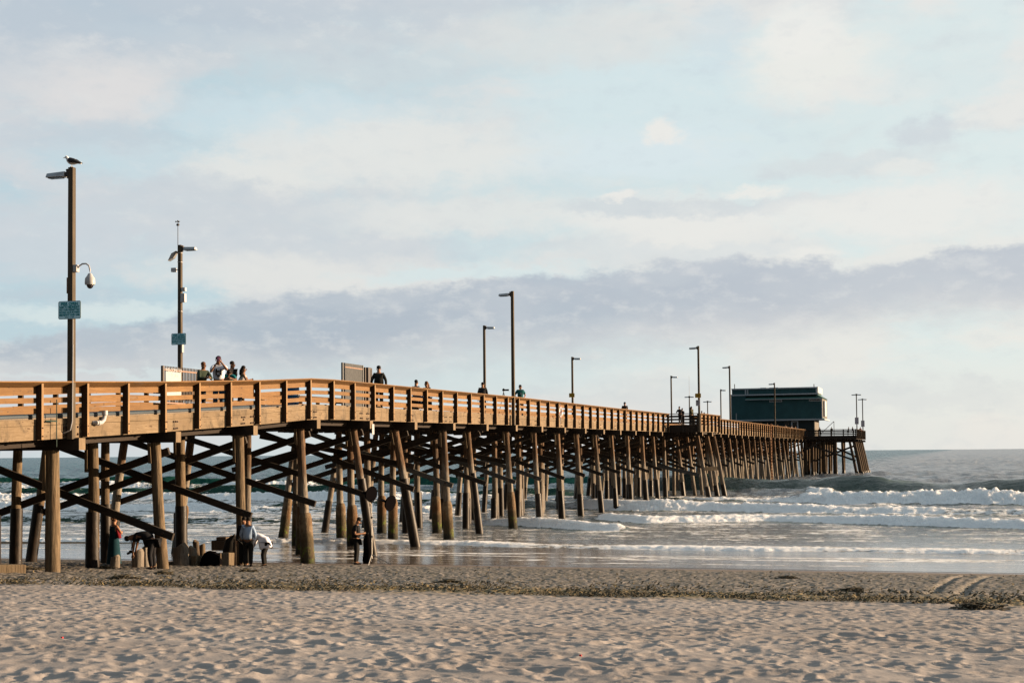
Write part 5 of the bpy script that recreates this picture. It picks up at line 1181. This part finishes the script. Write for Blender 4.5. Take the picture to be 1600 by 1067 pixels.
# ------------------------------------------------------------------ stumps, timbers, wrack
def stump(px, py, h, r, label, m=M_LOG, dark=False):
    p = on_ground(px, py); b = MB(); n = 12
    b.tube([(0, 0, -.15), (0, 0, h*.5), (random.uniform(-.02, .02), 0, h-.02), (0, 0, h)], [r*1.04, r, r*.97, r*.86], n, jit=.04)
    o = b.obj('stump', m, smooth=True); o.location = (p.x, p.y, p.z); o.rotation_euler = (random.uniform(-.05, .05), random.uniform(-.05, .05), 0); tag(o, label, 'stump', 'cut pile stumps by the water'); return o
stump(179.5, 888, .38, .15, 'short pale stump at the foot of the woman in the teal dress', M_PILEP)
stump(215, 887, .53, .19, 'thick stump under the hands of the bent man', M_PILEP)
stump(228, 886, .68, .11, 'thin tall stump right of the thick one by the bent man', M_PILEP)
stump(283, 884, .66, .27, 'wide pale stump left of the row of posts and timbers', M_PILEP)
stump(300, 883.5, .62, .15, 'upright pale post stump beside the wide one', M_PILEP)
stump(308, 880, .82, .12, 'dark post stump, taller of the pair behind the timber', M_LOGD)
stump(316.5, 880, .70, .11, 'grey post stump, shorter of the pair behind the timber', M_LOG)
stump(368, 883, .95, .24, 'large stump draped with a dark sack just left of the man in light blue', M_LOGD)
stump(378, 884, .90, .10, 'thin sunlit stump edge beside the man in light blue', M_LOG)
def timber(a, b_, w, h, label, m=M_LOG, lift=0., name='timber'):
    p, q = on_ground(*a), on_ground(*b_); b = MB(); b.beam((p.x, p.y, p.z+h/2-.03+lift), (q.x, q.y, q.z+h/2-.03+lift), w, h); o = b.obj(name, m, bevel=.02); tag(o, label, 'timber', 'timbers lying on the sand'); return o
timber((-60, 897), (37, 896), .35, .28, 'big pale squared timber at the left edge of the beach', M_LOG)
timber((232, 886), (272, 883), .16, .16, 'low orange-brown plank edge between the stumps and the wide pile')
timber((302, 884), (330, 883), .20, .38, 'orange-brown timber block between the pale post and the black sack')
timber((340, 884), (366, 883), .22, .48, 'sunlit timber block right of the black sack')
def crate(px, py, z0, w, h, label, m):
    p = on_ground(px, py); b = MB(); b.box(p.x-w/2, p.x+w/2, p.y-.2, p.y+.2, p.z+z0, p.z+z0+h); tag(b.obj('timber_block', m, bevel=.025), label, 'timber', 'timber blocks in the pile by the water')
crate(346, 881, .50, .62, .36, 'wide dark timber block resting on the sunlit one', M_LOGD); crate(349.5, 881, .87, .40, .12, 'smaller dark block on top of the wide dark one', M_LOGD)
p = on_ground(330, 884); b = MB()
b.tube([(p.x, p.y, p.z-.02), (p.x, p.y, p.z+.1), (p.x-.02, p.y, p.z+.3), (p.x-.05, p.y, p.z+.46), (p.x-.05, p.y, p.z+.52)], [.30, .36, .34, .2, .05], 12, jit=.08)
tag(b.obj('black_sack', M_FLOCK, smooth=True), 'black sack slumped against the timbers', 'sack')
p = on_ground(370, 883); b = MB()
b.tube([(p.x-.22, p.y-.15, p.z+.05), (p.x-.22, p.y-.2, p.z+.5), (p.x-.15, p.y-.18, p.z+.85), (p.x, p.y-.1, p.z+1.0), (p.x+.15, p.y-.1, p.z+.93)], [.14, .2, .17, .12, .05], 10, jit=.08)
tag(b.obj('dark_sack', cloth('dark_canvas', (.018, .016, .014)), smooth=True), 'dark canvas sack draped over the large stump', 'sack')

def kelp_clump(px, py, r, label):
    p = on_ground(px, py); b = MB()
    for i in range(90):
        a = random.uniform(0, 2*pi); d = r*random.random()**.7; x, y = p.x+d*1.6*cos(a), p.y+d*sin(a); z = p.z+.02+.10*(1-d/r)*random.random(); an = random.uniform(0, pi); L = random.uniform(.05, .16)
        b.beam((x-L*cos(an), y-L*sin(an), z), (x+L*cos(an), y+L*sin(an), z+random.uniform(-.02, .04)), random.uniform(.02, .05), .012)
    tag(b.obj('kelp_clump', M_KELP), label, 'seaweed', 'kelp clumps on the sand')
for px, py, r, lb in ((700, 912, .22, 'dark kelp clump on the sand right below the light stand'), (192, 905, .28, 'dark kelp clump on the sand below the stumps at the left'), (255, 898, .18, 'small kelp clump right of the larger left one'), (385, 894, .2, 'kelp clump below the man in the light blue shirt'),
    (1332, 925, .2, 'kelp clump left of the tyre ruts'), (1230, 905, .2, 'kelp clump high on the right-hand sand near the water'), (165, 889, .2, 'kelp lump at the foot of the second pile'), (40, 891, .35, 'broad kelp heap around the leftmost piles'), (1530, 952, .25, 'kelp clump at the far right edge of the dark sand band')):
    kelp_clump(px, py, r, lb)
def wrack_front(x): return 25.6 - 1.3*float(perlin(x*.12, 5.2, 4))
def wrack():
    b = MB(); b2 = MB()
    for i in range(24000):
        y = abs(random.gauss(0, 1))*2.6 if i < 15000 else random.uniform(26, 47.5)
        u = random.uniform(-.80, .10); x = CAM.x+u*max(y, 26)
        if i < 15000: y += wrack_front(x)
        den = .2+.8*float(sstep(-2, 10, x)) if i < 15000 else .07+.13*(x > 5)
        if random.random() > den or float(perlin(x*.5, y*.9, 3))+.25 < random.random()*.5: continue
        z = gz(x, y)+.02; L = random.uniform(.015, .05); an = random.uniform(0, pi); w = L*random.uniform(.2, .6); c, s_ = cos(an), sin(an); t = random.uniform(-.03, .06)
        bb = b2 if random.random() < .10 else b
        bb.add([(x-L*c+w*s_, y-L*s_-w*c, z), (x+L*c+w*s_, y+L*s_-w*c, z+t), (x+L*c-w*s_, y+L*s_+w*c, z+t+.01), (x-L*c-w*s_, y-L*s_+w*c, z+.02)], [(0, 1, 2, 3)])
    tag(b.obj('seaweed_litter', M_KELP), kind='stuff'); tag(b2.obj('dry_seaweed_litter', M_KELPY), kind='stuff')
wrack()
for px, py, m_, lb in ((907, 1025, M_RED, 'tiny red scrap of litter on the foreground sand near the middle'), (97, 997, M_RED, 'tiny red scrap of litter on the sand at the left')):
    p = on_ground(px, py); b = MB(); b.box(p.x-.012, p.x+.012, p.y-.01, p.y+.01, p.z, p.z+.018); tag(b.obj('litter_scrap', m_, bevel=.004), lb, 'litter')
